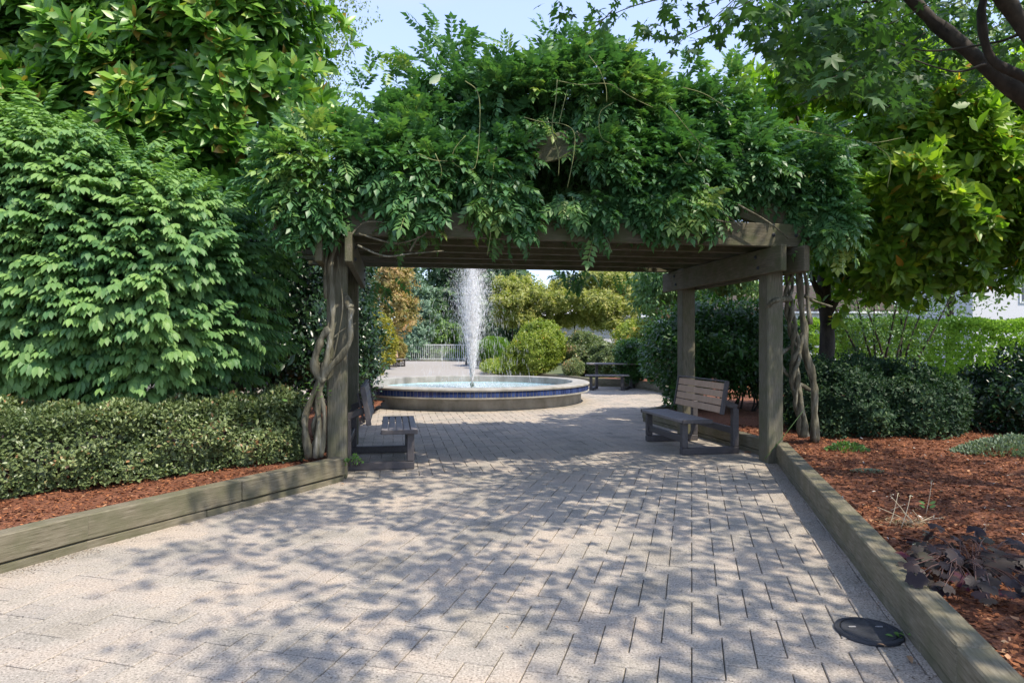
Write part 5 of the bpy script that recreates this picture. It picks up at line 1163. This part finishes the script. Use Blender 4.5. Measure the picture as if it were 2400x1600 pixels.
bgplant('low_shrub', 'low yellowish lawn-like shrub strip inside the curved far edging', 'shrub', [bb(1130, 1200, 845, 875, 32, 3.5)], 7000, (.05, .09), M['yellowgreen'], 59, bias=-.05)
o = tag(bgplant('ochre_shrub', 'ochre orange shrub behind the small far tan bench', 'shrub', [bb(905, 950, 790, 850, 44)], 5000, (.08, .14), M['orange'], 60, bias=-.25))
bgplant('yellow_shrub', 'bright yellow-green shrub at the left of the view through the pergola', 'shrub', [bb(855, 915, 735, 800, 30), bb(870, 930, 760, 860, 31), bb(840, 900, 800, 905, 27)], 9000, (.07, .12), M['yellow'], 61, bias=-.05)
bgplant('orange_maple', 'orange-brown maple crown at the left of the view through the pergola', 'tree', [bb(865, 960, 600, 700, 36), bb(880, 972, 690, 765, 36), bb(800, 900, 560, 720, 37), bb(930, 980, 700, 735, 36)], 15000, (.09, .15), M['orange'], 62, lump=.3, ls=1.1, tint_amp=.5, bias=-.15)
bgplant('light_tree', 'light yellow-green tree showing above the orange maple beside the left back post', 'tree', [bb(820, 945, 560, 690, 40)], 7000, (.12, .2), M['paleleaf'], 63, lump=.4, ls=1.4)
bgplant('blue_conifer', 'blue-green conifer right of the orange maple', 'tree', [bb(938, 1000, 640, 720, 56), bb(945, 1008, 690, 800, 55), bb(925, 1010, 755, 840, 54)], 12000, (.16, .26), M['bluegreen'], 64, lump=.5, ls=1.6)
bgplant('dark_far_tree', 'tall dark green tree behind the railing left of the water jet', 'tree', [bb(1000, 1075, 560, 720, 62), bb(990, 1090, 680, 830, 61), bb(1040, 1120, 600, 760, 64)], 16000, (.2, .32), M['fargreen'], 65, lump=.8, ls=2.2, tint_amp=.4, inner=.05)
bgplant('green_far_tree', 'fresh green bushy tree standing low behind the railing', 'tree', [bb(995, 1060, 745, 830, 57), bb(1045, 1100, 780, 840, 58)], 8000, (.14, .22), M['midgreen'], 66, lump=.5, ls=1.5, bias=.3)
bgplant('grey_far_tree', 'greyish green tree behind the water jet', 'tree', [bb(1090, 1190, 600, 800, 60), bb(1110, 1180, 720, 850, 55)], 14000, (.16, .28), M['sage'], 67, lump=.8, ls=2, bias=-.2)
bgplant('dark_far_tree', 'dark green tree top above the left yellowish maple', 'tree', [bb(1150, 1238, 600, 760, 50), bb(1170, 1250, 660, 830, 49)], 11000, (.16, .26), M['fargreen'], 68, lump=.5, ls=1.8, bias=.2)
gj = 'spreading yellowish maples behind the clipped shrubs'
def pads(lst, Y):
    out = []
    for (x0, x1, y0, y1) in lst: b = bb(x0 - 4, x1 + 4, y0, y1, Y + random.uniform(-1.6, 1.6)); out.append((b[0], (b[1][0], b[1][0] * .9, b[1][2])))
    return out
bgplant('spreading_maple', 'left of the two yellow-ochre spreading maples, right of the water jet', 'tree', pads([(1155, 1245, 650, 690), (1180, 1300, 668, 715), (1150, 1240, 685, 725), (1200, 1330, 700, 745), (1160, 1260, 725, 765), (1240, 1340, 730, 770)], 40.5), 21000, (.09, .15), M['jmaple'], 69, lump=.16, ls=.7, group=gj, tint_amp=.35)
bgplant('spreading_maple', 'right and larger yellow-green spreading maple, reaching the dark drooping tree', 'tree', pads([(1290, 1400, 650, 695), (1360, 1480, 628, 680), (1280, 1380, 680, 725), (1340, 1450, 680, 735), (1400, 1500, 665, 720), (1330, 1430, 720, 765), (1390, 1460, 735, 775), (1420, 1500, 700, 745)], 39), 25000, (.09, .15), M['jmaple'], 70, lump=.16, ls=.7, bias=.05, group=gj, tint_amp=.35)
bgplant('backdrop_tree', 'mid green tree filling behind the right spreading maple', 'tree', [bb(1420, 1540, 600, 740, 46), bb(1480, 1640, 560, 720, 46)], 9000, (.12, .2), M['midgreen'], 71, lump=.4, ls=1.5)
# hedge just behind the railing and a wood beyond
e = shrub('low_hedge', 'low light green hedge showing through the bars of the railing', 'hedge', (-4, 54, 0))
pos, nr, nz = boxhedge((-12, 54.2), (3, 54.2), 1.5, .0, .78, 9000, .15, 1.2, 72); d, u = leaves_simple(pos, nr, .6, .4, .7); foliage('foliage', e, TS, pos, d, u, rng.uniform(.1, .16, len(pos)), .5 + .2 * nz + rng.normal(0, .15, len(pos)), M['clipped'])
e = None
def wood(label, x0, x1, Y, h, n, seed, mat):
    x = rng.uniform(x0, x1, n); z = h * rng.random(n) ** .6 * (1 + .22 * np.sin(x * .25 + seed) + .1 * np.sin(x * .9)); p = np.stack([x, Y + rng.uniform(-2.5, 2.5, n) - 1.5 * np.sin(x * .8), z], 1)
    nr = norm(np.stack([rng.normal(0, .4, n), -np.ones(n), .4 + 0 * x], 1)); d, u = leaves_simple(p, nr, .6, .2, .7)
    o = foliage('woodland', None, TS, p, d, u, rng.uniform(.35, .6, n), .4 + .3 * noise3(p, 3.5, seed) + rng.normal(0, .15, n), mat); tag(o, label, 'woodland', kind='stuff')
wood('dense green woodland behind the railing on the left', -75, -7, 68, 9, 16000, 80, M['fargreen'])
wood('far green woodland beyond the houses on the right', 8, 90, 66, 8, 14000, 81, M['fargreen'])
wood('low dark thicket beyond the railing in the centre', -9, 10, 70, 5.0, 4000, 82, M['fargreen'])
# shrub row on the left side of the plaza
for i, (x, y, r, h, mt, lb) in enumerate(((-8.5, 22, 1.6, 2.6, 'midgreen', 'green shrub along the left plaza side beyond the dark evergreen'), (-9.5, 28, 1.8, 3.0, 'laurel', 'dark laurel mass further along the left plaza side'), (-9.3, 35, 1.8, 3.4, 'midgreen', 'tall green shrub at the far left plaza side'))):
    bgplant('plaza_shrub', lb, 'shrub', [((x, y, h * .5), (r, r * 1.5, h * .55))], 6000, (.1, .16), M[mt], 90 + i)
print('foliage tris', TRIS, 'objects', len(bpy.data.objects))
